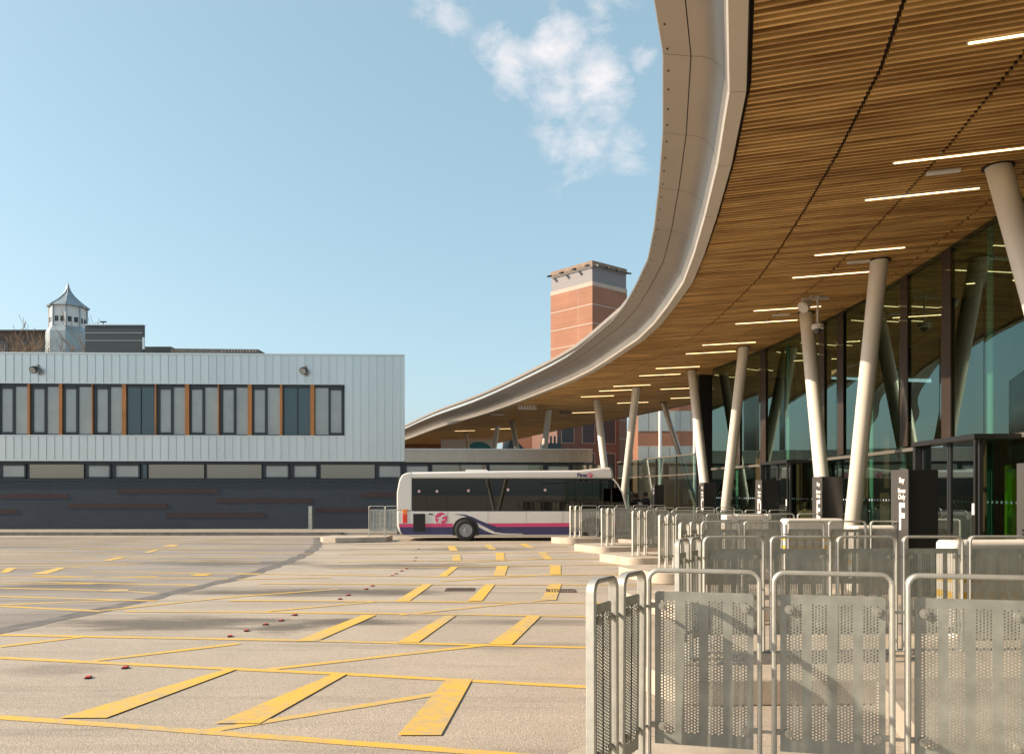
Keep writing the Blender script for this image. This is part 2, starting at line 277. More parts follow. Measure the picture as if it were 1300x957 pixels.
# ------------------------------------------------------------------ mesh helpers
class MB:
    def __init__(s): s.v = []; s.f = []; s.m = []; s.mi = 0
    def add(s, vs, fs):
        o = len(s.v); s.v += [tuple(v) for v in vs]; s.f += [tuple(i + o for i in f) for f in fs]; s.m += [s.mi] * len(fs); return s
    def box(s, x0, x1, y0, y1, z0, z1):
        return s.add([(x0, y0, z0), (x1, y0, z0), (x1, y1, z0), (x0, y1, z0), (x0, y0, z1), (x1, y0, z1), (x1, y1, z1), (x0, y1, z1)],
                     [(0, 3, 2, 1), (4, 5, 6, 7), (0, 1, 5, 4), (1, 2, 6, 5), (2, 3, 7, 6), (3, 0, 4, 7)])
    def bar(s, a, b, wd, h, up=Vector((0, 0, 1))):
        a = Vector(a); b = Vector(b); d = (b - a).normalized(); sd = d.cross(up)
        if sd.length < 1e-4: sd = Vector((1, 0, 0))
        sd.normalize(); u = sd.cross(d).normalized(); sd = sd * wd / 2; u = u * h / 2
        return s.add([a - sd - u, a + sd - u, a + sd + u, a - sd + u, b - sd - u, b + sd - u, b + sd + u, b - sd + u],
                     [(0, 1, 2, 3), (7, 6, 5, 4), (0, 4, 5, 1), (1, 5, 6, 2), (2, 6, 7, 3), (3, 7, 4, 0)])
    def tube(s, pts, r, n=10, cap=True):
        pts = [Vector(p) for p in pts]; rs = r if isinstance(r, (list, tuple)) else [r] * len(pts)
        o = len(s.v); ref = None; k = len(pts)
        for i, p in enumerate(pts):
            d = (pts[min(i + 1, k - 1)] - pts[max(i - 1, 0)]).normalized()
            if ref is None: ref = d.orthogonal().normalized()
            ref = (ref - d * ref.dot(d)).normalized(); b = d.cross(ref)
            for j in range(n):
                a = 2 * math.pi * j / n; s.v.append(tuple(p + (ref * math.cos(a) + b * math.sin(a)) * rs[i]))
        for i in range(k - 1):
            for j in range(n):
                a = o + i * n + j; b2 = o + i * n + (j + 1) % n; s.f.append((a, b2, b2 + n, a + n)); s.m.append(s.mi)
        if cap:
            s.f.append(tuple(o + j for j in reversed(range(n)))); s.m.append(s.mi)
            s.f.append(tuple(o + (k - 1) * n + j for j in range(n))); s.m.append(s.mi)
        return s
    def prism(s, poly, z0, z1, f=lambda x, y, z: (x, y, z)):
        n = len(poly)
        return s.add([f(x, y, z0) for x, y in poly] + [f(x, y, z1) for x, y in poly],
                     [tuple(reversed(range(n))), tuple(range(n, 2 * n))] + [(i, (i + 1) % n, n + (i + 1) % n, n + i) for i in range(n)])
    def sheet(s, poly, z): return s.add([(x, y, z) for x, y in poly], [tuple(range(len(poly)))])
    def lathe(s, prof, c, n=24, axis='z', cap=True):
        o = len(s.v)
        for (r, h) in prof:
            for j in range(n):
                a = 2 * math.pi * j / n; x, y = r * math.cos(a), r * math.sin(a)
                s.v.append((c[0] + x, c[1] + y, c[2] + h) if axis == 'z' else ((c[0] + x, c[1] + h, c[2] + y) if axis == 'y' else (c[0] + h, c[1] + x, c[2] + y)))
        for i in range(len(prof) - 1):
            for j in range(n):
                a = o + i * n + j; b = o + i * n + (j + 1) % n; s.f.append((a, b, b + n, a + n)); s.m.append(s.mi)
        if not cap: return s
        s.f.append(tuple(o + j for j in range(n))); s.m.append(s.mi)
        s.f.append(tuple(o + (len(prof) - 1) * n + j for j in range(n))); s.m.append(s.mi)
        return s
    def build(s, name, m, parent=None, smooth=False, bevel=0, segs=2, angle=40):
        me = bpy.data.meshes.new(name); me.from_pydata(s.v, [], s.f)
        for x in (m if isinstance(m, (list, tuple)) else [m]): me.materials.append(M[x] if isinstance(x, str) else x)
        if any(s.m): me.polygons.foreach_set('material_index', s.m)
        bm = bmesh.new(); bm.from_mesh(me); bmesh.ops.recalc_face_normals(bm, faces=bm.faces); bm.to_mesh(me); bm.free()
        if smooth:
            me.polygons.foreach_set('use_smooth', [True] * len(me.polygons)); me.set_sharp_from_angle(angle=R(angle))
        me.update(); ob = bpy.data.objects.new(name, me); C.objects.link(ob)
        if parent: ob.parent = parent
        if bevel:
            b = ob.modifiers.new('bevel', 'BEVEL'); b.width = bevel; b.segments = segs; b.limit_method = 'ANGLE'; b.angle_limit = R(35)
            if smooth or segs > 1:
                me.polygons.foreach_set('use_smooth', [True] * len(me.polygons)); b.harden_normals = True
        return ob
def tag(o, label=None, cat=None, group=None, kind=None):
    for k, v in (('label', label), ('category', cat), ('group', group), ('kind', kind)):
        if v: o[k] = v
    return o
def thing(name, loc=(0, 0, 0), rz=0, label=None, cat=None, group=None):
    o = bpy.data.objects.new(name, None); C.objects.link(o); o.empty_display_size = .2
    o.location = loc; o.rotation_euler = (0, 0, rz); return tag(o, label, cat, group)
def copy_tree(o, parent=None, children=None):
    c = o.copy(); C.objects.link(c)
    if parent: c.parent = parent
    for ch in list(o.children): copy_tree(ch, c)
    return c
def text_mesh(s, size, name, m, parent, mw, bold=0.0, sx=1.0, ext=.003):
    cu = bpy.data.curves.new('t', 'FONT'); cu.body = s; cu.size = size; cu.extrude = ext; cu.offset = bold; cu.align_x = 'CENTER'
    o = bpy.data.objects.new('t', cu); C.objects.link(o)
    me = bpy.data.meshes.new_from_object(o.evaluated_get(bpy.context.evaluated_depsgraph_get())); bpy.data.objects.remove(o)
    me.transform(Matrix.Diagonal((sx, 1, 1, 1))); me.transform(mw); me.materials.clear(); me.materials.append(M[m]); me.name = name
    ob = bpy.data.objects.new(name, me); C.objects.link(ob); ob.parent = parent; return ob
ORD = 'first second third fourth fifth sixth seventh eighth ninth tenth eleventh twelfth thirteenth fourteenth fifteenth sixteenth seventeenth eighteenth nineteenth twentieth'.split()

# ------------------------------------------------------------------ ground
def resample(P, step):
    P = [Vector(p) for p in P]; dense = []
    for i in range(len(P) - 1):
        p0 = P[max(i - 1, 0)]; p1 = P[i]; p2 = P[i + 1]; p3 = P[min(i + 2, len(P) - 1)]
        for k in range(20):
            t = k / 20; dense.append(.5 * ((2 * p1) + (-p0 + p2) * t + (2 * p0 - 5 * p1 + 4 * p2 - p3) * t * t + (-p0 + 3 * p1 - 3 * p2 + p3) * t ** 3))
    dense.append(P[-1])
    outp = [dense[0]]; acc = 0
    for a, b in zip(dense, dense[1:]):
        acc += (b - a).length
        if acc >= step: outp.append(b); acc = 0
    return outp
g = MB(); S = 900
g.add([(-S, -S, -.08), (S, -S, -.08), (S, S, -.08), (-S, S, -.08)], [(0, 1, 2, 3)])
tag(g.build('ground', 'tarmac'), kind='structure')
seam = [(-330, 868), (-160, 838), (0, 801), (60, 788.5), (117, 776.5), (180, 762), (234, 749), (304, 733), (345, 720), (374, 709.5), (392, 701), (402, 693), (404, 686), (402, 682)]
sp = [GX(x, y) for x, y in seam]
sp = [Vector((p.x, p.y, -.08)) for p in resample([(p.x, p.y) for p in sp], .45)]
g = MB(); g.sheet([(p.x, p.y) for p in sp] + [(-60, 33.75), (-60, 6)], -.0776)
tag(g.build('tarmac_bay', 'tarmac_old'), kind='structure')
g = MB()
for i in range(len(sp) - 1):
    a, b = sp[i], sp[i + 1]
    def nn(i):
        d = (sp[min(i + 1, len(sp) - 1)] - sp[max(i - 1, 0)]); d = Vector((-d.y, d.x, 0)).normalized(); return d
    wa = .17 + .05 * math.sin(i * 2.1); wb = .17 + .05 * math.sin((i + 1) * 2.1)
    g.add([a + nn(i) * wa + Vector((0, 0, .0034)), b + nn(i + 1) * wb + Vector((0, 0, .0034)), b - nn(i + 1) * wb + Vector((0, 0, .0034)), a - nn(i) * wa + Vector((0, 0, .0034))], [(0, 1, 2, 3)])
tag(g.build('tarmac_seam', 'asphalt_patch'), kind='structure')
g = MB(); g.box(-60, -4.4, 34.0, 38.4, -.08, .05); g.mi = 1; g.box(-60, -7.3, 33.8, 34.0, -.08, .06)
tag(g.build('pavement', ['paving', 'asphalt_patch']), kind='structure')

# yellow lines (surface markings of the road)
def lines_mesh(segs, width, z):
    g = MB()
    for si, seg in enumerate(segs):
        pts = [GX(*p) for p in seg]
        for a, b in zip(pts, pts[1:]):
            d = (b - a).normalized(); n = Vector((-d.y, d.x, 0)) * width / 2; zz = Vector((0, 0, z + .08 + si * .00008))
            g.add([a - n + zz, b - n + zz, b + n + zz, a + n + zz], [(0, 1, 2, 3)])
    return g
thin = [[(-150, 900), (150, 921), (700, 962)], [(250, 930), (560, 880)], [(0, 741), (120, 741)], [(0, 733), (200, 732)], [(0, 718), (160, 717)], [(0, 709.5), (200, 709)], [(0, 703), (170, 702.5)], [(60, 696), (330, 696)], [(140, 706), (330, 708)], [(0, 690), (180, 690)], [(200, 687.5), (398, 687.5)], [(100, 685), (300, 685)], [(-120, 829), (0, 835), (234, 846.5), (444, 856), (760, 873)], [(339, 850), (620, 818.5), (760, 803)][:2],
        [(0, 806), (380, 813), (760, 822.5)], [(117, 839), (304, 817)], [(0, 821), (104, 808.5)],
        [(0, 769.5), (129, 776)], [(160, 776), (304, 777), (579, 780), (760, 783)], [(509, 780.5), (700, 761)], [(339, 776), (474, 764)],
        [(0, 757), (199, 763)], [(292, 762.5), (500, 763.5), (820, 766)], [(0, 768), (150, 762)],
        [(0, 746.5), (150, 750), (200, 753)], [(130, 775), (304, 757), (430, 748)],
        [(0, 738), (250, 743)], [(330, 741), (600, 742), (830, 743)], [(300, 735.5), (420, 733)],
        [(40, 731), (290, 735)], [(300, 728), (560, 732), (790, 729)], [(560, 738), (700, 729.5)],
        [(115, 726), (330, 729)], [(420, 722), (560, 720), (800, 716.5)], [(0, 722), (110, 720)],
        [(190, 711.5), (330, 714)], [(430, 713), (560, 712), (760, 709)], [(560, 716), (690, 709)],
        [(0, 714), (180, 716)], [(0, 706), (120, 707)], [(230, 701), (400, 703)], [(430, 704), (600, 702), (740, 701)],
        [(100, 697), (260, 698)], [(440, 697), (600, 696), (720, 694)], [(0, 700), (90, 701)], [(280, 693), (400, 694)], [(450, 691), (560, 690.5), (700, 688.5)],
        [(0, 693), (200, 692)], [(120, 688.5), (320, 689)], [(0, 687), (110, 687)], [(260, 685.5), (395, 685.5)], [(0, 683.5), (230, 683.5)], [(520, 685.5), (700, 684)]]
tag(lines_mesh(thin, .105, -.0756).build('lane_line', 'paint'), kind='structure')
dash = [((75, 135), 912, (286, 301), 850), ((272, 330), 919, (423, 441), 856), ((505, 560), 934, (568, 600), 862),
        ((374, 402), 814.5, (460, 478), 781), ((504, 531), 816, (565, 579), 781.5), ((620, 650), 818.5, (669, 687), 782),
        ((502, 520), 763, (537, 549), 742), ((594, 612), 763, (617, 629), 741.5), ((687, 706), 762, (698, 713), 741),
        ((556, 567), 732, (573, 582), 719.5), ((626, 641), 731, (631, 645), 718.5), ((698, 712), 729.5, (698, 712), 717.5),
        ((574, 585), 712, (575, 585), 704), ((630, 641), 711.5, (629, 640), 702), ((691, 702), 710, (682, 693), 701),
        ((571, 582), 699.5, (568, 577), 693), ((621, 630.5), 697.5, (614, 623), 691.5), ((671, 680), 696, (658, 667), 690),
        ((128, 140), 712, (150, 160), 707.5), ((180, 190), 702, (195, 203), 698), ((40, 60), 729, (72, 84), 721), ((0, 10), 727, (10, 22), 721),
        ((130, 160), 751, (140, 165), 748.5), ((240, 262), 731, (250, 270), 729), ((205, 222), 694, (215, 228), 691.5)]
g = MB()
for (a0, a1), ya, (b0, b1), yb in dash:
    z = -.0708; q = [GX(a0, ya), GX(a1, ya), GX(b1, yb), GX(b0, yb)]
    g.add([(p.x, p.y, z) for p in q], [(0, 1, 2, 3)])
tag(g.build('bay_dash', 'paint'), kind='structure')

# concourse platform and its bay islands
def smoothpoly(pts, it=2):
    for _ in range(it):
        q = []
        for i, a in enumerate(pts):
            b = pts[(i + 1) % len(pts)]
            q += [(a[0] * .75 + b[0] * .25, a[1] * .75 + b[1] * .25), (a[0] * .25 + b[0] * .75, a[1] * .25 + b[1] * .75)]
        pts = q
    return pts
KT = .14
glassline = [(2.5, -8), (4.0, -4), (5.4, 0), (6.5, 4), (7.25, 8), (7.62, 11.7), (7.96, 16.6), (7.94, 20), (7.68, 23.8), (6.88, 29.1)]
g = MB()
arc = [(4.6 - ((d - 19) ** 2) / 100, d) for d in range(-8, 37, 2)]
g.prism([(x, y) for x, y in arc] + [(4.0, 37.4), (26, 37.4), (26, -8)], -.08, KT)
tag(g.build('concourse_floor', ['paving']), kind='structure')
rows = [  # D of the left end, px of left end, direction degrees of the frontal run, panels, letter
    (28.3, 724, 11, 5, 'B'), (23.7, 764, 9, 6, 'C'), (19.8, 803, 7, 6, 'D'), (16.0, 837, 5.5, 6, 'E'), (11.5, 863, 3.5, 6, 'F'), (7.15, 861, 2, 7, 'G'), (3.80, 751, -12.3, 6, 'H')]
for i, (D, px, ang, n, let) in enumerate(rows):
    X = (px - 650) / 1000 * D; u = Vector((math.cos(R(ang)), math.sin(R(ang)))); v = Vector((-u.y, u.x)); P = Vector((X, D))
    bk = .75 if i == 0 else 1.35
    if i == 6: bk = 1.3
    q = [P + u * -.15 + v * -.55, P + u * 4.5 + v * -.55, P + u * 4.5 + v * (bk + .1), P + u * .2 + v * (bk + .05), P + u * -.55 + v * (bk - .05), P + u * -.62 + v * (bk - .5)]
    if i == 6: q = [P + u * -.35 + v * -.5, P + u * 3.4 + v * -.5, P + u * 3.4 + v * bk, P + u * 0 + v * bk, P + u * -.3 + v * (bk - .4)]
    q = [tuple(p) for p in q]
    # round only the free end
    poly = []
    for k, p in enumerate(q):
        if p[0] > X + 2: poly.append(p); continue
        a = Vector(q[k - 1]); b = Vector(p); c = Vector(q[(k + 1) % len(q)]); r = .28
        p0 = b + (a - b).normalized() * min(r, (a - b).length * .45); p1 = b + (c - b).normalized() * min(r, (c - b).length * .45)
        for t in (0, .25, .5, .75, 1): poly.append(tuple(p0 * (1 - t) ** 2 + b * 2 * t * (1 - t) + p1 * t * t))
    g = MB(); g.prism(poly, -.08, KT + .003 + .0004 * i)
    tag(g.build('kerb_island', 'kerb', bevel=.02), kind='structure')
g = MB(); g.prism([(-6.9, 28.75), (-6.4, 28.55), (-4.65, 29.25), (-4.62, 30.5), (-7.0, 30.5), (-7.15, 29.4)], -.08, KT - .03)
tag(g.build('kerb_island', 'kerb', bevel=.02), kind='structure')

# ------------------------------------------------------------------ canopy
EP = [(-6.5, -12), (-3.6, -6), (-1.2, -1), (.9, 3.6), (2.12, 6.9), (2.40, 7.87), (2.68, 9.04), (3.08, 11.26), (3.58, 14.67), (3.80, 16.9), (3.86, 21.4), (3.46, 24.9), (2.80, 29.1), (1.21, 35), (-1.15, 42.6), (-4.6, 51.8), (-8.8, 64.7), (-14.5, 80)]
E = resample(EP, 1.9)
def offs(P, o):
    r = []
    for i in range(len(P)):
        d = (P[min(i + 1, len(P) - 1)] - P[max(i - 1, 0)]).normalized(); r.append(P[i] + Vector((d.y, -d.x)) * o)
    return r
def offd(P, o):
    r_ = []
    for i in range(len(P)):
        d = (P[min(i + 1, len(P) - 1)] - P[max(i - 1, 0)]).normalized(); n = Vector((d.y, -d.x)); q = Vector((math.cos(R(-18)), math.sin(R(-18)))); r_.append(P[i] + q * (o / max(.5, q.dot(n))))
    return r_
canopy = thing('station_canopy', (0, 0, 0), 0, 'sweeping curved station canopy with timber slat soffit and pale metal fascia', 'canopy')
ZS = 6.13
sd18 = R(-18); dv = Vector((math.cos(sd18), math.sin(sd18))); nv = Vector((-dv.y, dv.x))
def cross(P, c):
    for a, b in zip(P, P[1:]):
        ca, cb = a.dot(nv), b.dot(nv)
        if ca <= c < cb: return a + (b - a) * ((c - ca) / (cb - ca))
    return None
rings = [0.0, 1.32, 2.66, 4.0, 5.35, 6.7, 8.2]
RP = [offs(E, r) for r in rings]
for j in range(len(rings) - 1):
    g = MB(); c = -9.0
    while c < 78:
        a = cross(RP[j], c); b = cross(RP[j + 1], c)
        if a is not None and b is not None and (b - a).length > .1:
            s_ = .022 / max(.2, abs(dv.dot((b - a).normalized()))); aa = a + (b - a).normalized() * s_; bb = b - (b - a).normalized() * s_
            h = .048; wdt = .036
            g.bar((aa.x, aa.y, ZS + h / 2), (bb.x, bb.y, ZS + h / 2), wdt, h)
        c += .106
    g.build('slat_panel', 'wood', canopy)
def strip(P0, z0, P1, z1, g, gap=0.0, idx=None):
    for i in range(len(P0) - 1):
        a, b, c, d = P0[i], P0[i + 1], P1[i + 1], P1[i]
        if gap:
            t = gap / 2 / max(.01, (b - a).length); a, b = a + (b - a) * t, b - (b - a) * t
            t = gap / 2 / max(.01, (c - d).length); d, c = d + (c - d) * t, c - (c - d) * t
        g.add([(a.x, a.y, z0), (b.x, b.y, z0), (c.x, c.y, z1), (d.x, d.y, z1)], [(0, 1, 2, 3)])
g = MB(); O0 = offs(E, 0.0); O1 = offs(E, 8.25); strip(O0, ZS + .12, O1, ZS + .12, g); g.build('soffit_backing', 'wood_back', canopy)
prof = [(-.03, 6.20), (-.03, 6.07), (-.205, 6.085), (-.225, 6.135), (-.245, 6.26), (-.29, 6.38), (-.38, 6.47), (-.50, 6.53), (-.61, 6.55)]
prof2 = [(-.622, 6.553), (-.92, 6.63), (-.935, 6.66), (-.62, 6.675)]
prof3 = [(-.60, 6.68), (-.56, 6.96)]
prof4 = [(-.56, 6.97), (-.66, 6.975), (-.67, 7.07), (-.3, 7.12)]
for nm, pr, m, gap in (('fascia_lip', prof[:4], 'lip', .008), ('cove_panel', prof[3:], 'fascia', .008), ('edge_panel', prof2, 'fascia', .008), ('gutter_face', prof3, 'clad_edge', .006), ('roof_rim', prof4, 'rim', 0)):
    g = MB()
    # smooth across the profile, facets along the length
    for i in range(len(E) - 1):
        cols = []
        for (o, z) in pr:
            Po = offd(E, o); a, b = Po[i], Po[i + 1]; t = gap / 2 / max(.01, (b - a).length); cols.append(((a + (b - a) * t, z), (b - (b - a) * t, z)))
        vs_ = []; fs_ = []
        for (a, z), (b, _) in cols: vs_ += [(a.x, a.y, z), (b.x, b.y, z)]
        for k in range(len(cols) - 1): fs_.append((2 * k, 2 * k + 1, 2 * k + 3, 2 * k + 2))
        g.add(vs_, fs_)
    g.build(nm, m, canopy, smooth=(nm == 'cove_panel'), angle=60)
g = MB()
bk = [(-.01, 6.2), (-.215, 6.2), (-.22, 6.30), (-.27, 6.41), (-.37, 6.50), (-.5, 6.56), (-.61, 6.58), (-.9, 6.655), (-.6, 6.668), (-.54, 6.75), (-.53, 7.0)]
for (o1, z1), (o2, z2) in zip(bk, bk[1:]): strip(offd(E, o1), z1, offd(E, o2), z2, g)
g.build('joint_backing', 'fascia_dark', canopy)
Ed = resample(EP, .42); bolt0 = None
for i, p in enumerate(offd(Ed, -.87)):
    if not 4 < p.y < 34: continue
    if bolt0 is None: g = MB(); g.lathe([(.012, 0), (.012, .012)], (0, 0, 0), 8); bolt0 = g.build('fascia_bolt', 'black', canopy); bo_ = bolt0
    else: bo_ = bolt0.copy(); C.objects.link(bo_)
    bo_.location = (p.x, p.y, 6.606)
g = MB(); strip(offs(E, -.3), 7.12, offs(E, 8.3), 7.12, g); strip(offs(E, 8.3), 7.12, offs(E, 8.3), 6.1, g); g.build('roof_deck', 'rim', canopy)

# hall (glass front under the canopy)
hall = thing('station_hall', (7, 12, KT), 0, 'tall curved glass hall with dark mullions under the timber canopy', 'glass hall')
def hl(g_): 
    g_.v = [(x - 7, y - 12, z - KT) for x, y, z in g_.v]; return g_
G = resample(glassline, 1.55)
GT = 2.58
for i in range(len(G) - 1):
    a, b = G[i], G[i + 1]
    if b.y < -2.5: continue
    d = (b - a).normalized() * .012; a2, b2 = a + d, b - d
    g = MB(); g.add([(a2.x, a2.y, GT + .05), (b2.x, b2.y, GT + .05), (b2.x, b2.y, ZS - .02), (a2.x, a2.y, ZS - .02)], [(0, 1, 2, 3)]); hl(g).build('upper_pane', 'hall_glass', hall)
    g = MB(); g.add([(a2.x, a2.y, KT + .02), (b2.x, b2.y, KT + .02), (b2.x, b2.y, GT - .05), (a2.x, a2.y, GT - .05)], [(0, 1, 2, 3)]); hl(g).build('lower_pane', 'hall_glass', hall)
    g = MB(); n = Vector((d.y, -d.x)).normalized()
    if i % 5 == 2:
        g.bar((a.x + n.x * .12, a.y + n.y * .12, KT), (a.x + n.x * .12, a.y + n.y * .12, ZS), .16, .2, Vector((d.x, d.y, 0))); hl(g).build('mullion', 'mullion', hall)
    else:
        g.bar((a.x + n.x * .10, a.y + n.y * .10, KT), (a.x + n.x * .10, a.y + n.y * .10, ZS), .02, .18, Vector((n.x, n.y, 0)).cross(Vector((0, 0, 1)))); hl(g).build('glass_fin', 'glass_fin', hall)
M['brown_strip'] = mat('brown_facade_strip', (.028, .016, .010), .55, coat=.2)
for i, (a, b) in enumerate(zip(G, G[1:])):
    if b.y < -2.5 or i % 3 == 0: continue
    f0, f1 = ((.1, .3), (.68, .9), (.4, .6))[i % 3] if i % 2 else (.72, .92)
    n = Vector(((b - a).y, -(b - a).x)).normalized() * -.03; p0 = a + (b - a) * f0 + n; p1 = a + (b - a) * f1 + n
    g = MB(); g.bar((p0.x, p0.y, (GT + ZS) / 2), (p1.x, p1.y, (GT + ZS) / 2), .02, ZS - GT - .14); hl(g).build('solid_strip', 'brown_strip', hall)
g = MB()
for a, b in zip(G, G[1:]): g.bar((a.x, a.y, GT), (b.x, b.y, GT), .09, .07)
hl(g).build('transom', 'transom', hall)
g = MB()
for a, b in zip(G, G[1:]): g.bar((a.x + .08, a.y, ZS - .03), (b.x + .08, b.y, ZS - .03), .06, .08)
hl(g).build('head_channel', 'mullion', hall)
g = MB(); g.bar((6.88, 29.1, 3.1), (18, 31.5, 3.1), .15, 6.0); hl(g).build('end_wall', 'mullion', hall)
g = MB(); g.box(16.5, 16.7, -8, 31, KT, 7); g.box(9, 16.5, -8.1, -8, KT, 7); hl(g).build('back_wall', 'inside_wall', hall)
for k, d in enumerate(range(2, 30, 4)): g = MB(); g.box(15.9, 16.4, d, d + 1.7, KT, 4.6); hl(g).build('inner_pier', 'inside_pale', hall)
g = MB(); g.box(10.5, 16.5, 3, 29, 3.4, 3.6); hl(g).build('upper_floor', 'inside_wall', hall)
g = MB(); g.prism([(10.5, -8), (19, -8), (19, 31.8), (12.5, 31.0)], 6.30, 7.05); hl(g).build('inner_ceiling', 'inside_wall', hall)
for X_, D_, z_ in ((8.55, 13.55, 2.2), (8.3, 21.2, 2.1), (7.87, 12.4, 2.1)): g = MB(); g.box(X_, X_ + .06, D_, D_ + .12, KT, z_); hl(g).build('lime_post', 'lime', hall)
for k in range(13): g = MB(); X_ = 9.5 - abs(k * 2.1 + 3 - 18) ** 2 * .006 + (k % 2) * .5; g.box(X_, X_ + .45, 3 + k * 2.1, 3.5 + k * 2.1, KT, 6.1); hl(g).build('timber_pier', mat('dark_timber', (.10, .055, .028), .6) if k == 0 else bpy.data.materials['dark_timber'], hall)
g = MB()
for a, b in zip(G, G[1:]):
    L_ = (b - a).length; n = int(L_ / .13)
    for k in range(1, n):
        p = a + (b - a) * (k / n); 
        if p.y > 4: g.box(p.x - .012, p.x - .006, p.y - .02, p.y + .02, 1.55, 1.59)
hl(g).build('manifestation_dot', 'letter_dim', hall)

# door portals standing out of the glass at each bay
for k, (D, let, rzd) in enumerate(((7.2, 'G', -5), (11.75, 'F', -3), (20.6, 'D', 2))):
    x = [a.x + (b.x - a.x) * (D - a.y) / (b.y - a.y) for a, b in zip(G, G[1:]) if a.y <= D < b.y][0]
    t = thing('door_portal', (x - .72, D, KT), R(rzd), 'black framed sliding door portal in the glass front behind the stand %s totem' % let, 'doorway', 'door portals')
    g = MB(); g.box(0, .05, 0, .05, 0, 2.38); g.box(0, .62, 1.95, 2.04, 0, 2.38); g.box(-.02, .7, -.01, 2.05, 2.38, 2.46); g.build('frame', 'totem_dark', t, bevel=.008)
    for q in (0, 1):
        f = MB(); f.box(.12, .17, .1 + q * .93, .15 + q * .93, 0, 2.4); f.box(.12, .17, .97 + q * .93, 1.01 + q * .93, 0, 2.4); f.box(.12, .17, .1 + q * .93, 1.0 + q * .93, 0, .12)
        fr = f.build('door_leaf', 'mullion', t); pn = MB(); pn.box(.14, .15, .15 + q * .93, .97 + q * .93, .12, 2.4); pn.build('pane', 'low_glass', fr)
    g = MB(); g.box(-.012, .0, -.0, .06, 1.25, 1.42); g.build('notice', 'letter', t)

# leaning columns in V pairs
cols = [('near right edge of the photo, leaning away beside the glass', (6.75, 8.6), (6.58, 10.7), ''),
        ('right arm of the nearest complete V, leaning towards the camera', (7.25, 17.0), (6.96, 14.9), ''),
        ('left arm of the nearest complete V, leaning away from the camera', (6.92, 17.15), (7.18, 19.26), ''),
        ('right arm of the second V, beyond stand D totem', (6.95, 26.1), (6.99, 23.7), ''),
        ('left arm of the second V, leaning away by the end of the hall', (6.62, 26.25), (6.43, 28.2), ''),
        ('right arm of the third V, rising behind the bus windscreen', (4.80, 34.9), (5.18, 32.8), ''),
        ('left arm of the third V, rising behind the bus roof', (4.42, 35.0), (3.98, 37.1), ''),
        ('right arm of the fourth V, behind the low flat roof', (1.35, 44.3), (1.95, 41.4), ''),
        ('left arm of the fourth V, behind the low flat roof', (.95, 44.4), (0, 48.2), ''),
        ('near arm of the fifth V, small under the far canopy', (-2.0, 54.0), (-.9, 51.0), ''),
        ('far arm of the fifth V, small under the far canopy', (-2.4, 54.2), (-3.4, 57.5), ''),
        ('dark inner prop seen against the office block under the canopy', (9.2, 37.8), (7.3, 38.2), 'd')]
cols += [('first arm of the V behind the camera, mirrored in the bus windows', (-1.5, -10.2), (-3.0, -12.2), ''),
         ('second arm of the V behind the camera, mirrored in the bus windows', (-1.2, -10.0), (.3, -7.9), '')]
cols.append(('outermost right one, foot beside the near totem, mostly out of frame', (7.05, 8.4), (6.3, 6.0), ''))
for i, (desc, b, tp, d) in enumerate(cols):
    bz_ = KT if i < 7 or i == 14 else 0
    t = thing('leaning_column', (b[0], b[1], bz_), 0, 'pale round steel column, ' + desc, 'column', 'raking canopy columns')
    e = Vector((tp[0] - b[0], tp[1] - b[1], ZS + .1 - bz_)); rr = .16 if d == '' else .13
    g = MB(); g.tube([(0, 0, 0), e * .5, e], rr, 32); g.build('shaft', 'column' if d == '' else 'rim', t, smooth=True)
    g = MB(); g.lathe([(.21, 0), (.21, .02), (.175, .03)], (0, 0, .001), 24); g.build('base_plate', 'bolt', t)
    g = MB(); g.lathe([(.20, -.015), (.20, .0)], (e.x * .985, e.y * .985, ZS - .002 - bz_), 24); g.build('top_collar', 'wood_back', t)

# lights recessed in the soffit
LN = [(1227, 55), (1133, 207), (1097, 254), (1033, 324), (1005, 352.5), (956, 394.5), (933, 411), (891, 438), (870, 449), (832, 467.7), (811, 477), (778, 490.3), (760, 496.3), (838, 494), (737, 503.7), (783, 511.7), (851, 505.5), (726, 524), (623, 544.6), (577, 547)]
def lamp_at(X, Y, label, grp, ln=1.55, wd=.05):
    t = thing('linear_light', (X, Y, ZS - .005), sd18, label, 'ceiling light', grp)
    g = MB(); g.box(0, ln, -wd / 2, wd / 2, 0, .05); g.build('housing', 'lamp_body', t)
    g = MB(); g.box(.02, ln - .02, -wd / 2 + .008, wd / 2 - .008, -.008, -.001); g.build('diffuser', 'lamp', t)
for i, (px, py) in enumerate(LN):
    D = (ZS - 1.7) * 1000 / (627 - py)
    lamp_at((px - 650) / 1000 * D, D, 'slim warm light strip in the timber soffit, %s from the camera' % ORD[i], 'linear lights in the canopy soffit')
k = 0
for D in (7, 10.2, 13.4, 16.6, 19.8, 23, 26.2):
    lamp_at(9.6 - abs(D - 18) * .03, D, 'slim warm light strip in the ceiling inside the glass hall, %s from the camera' % ORD[k], 'linear lights inside the hall'); k += 1
for i, (px, py, dsc) in enumerate(((1176, 220, 'beside the nearest column head'), (1075, 333, 'between the second pair of light strips'), (980, 400, 'above the second V of columns'), (1095, 207, 'left of the long near light strip'))):
    if i == 3: continue
    D = (ZS - 1.7) * 1000 / (627 - py); t = thing('emergency_light', ((px - 650) / 1000 * D, D, ZS - .03), sd18, 'small grey emergency light fixed to the soffit ' + dsc, 'emergency light', 'emergency lights')
    g = MB(); g.box(0, .42, -.05, .05, 0, .04); g.build('body', 'white_plastic', t, bevel=.008)
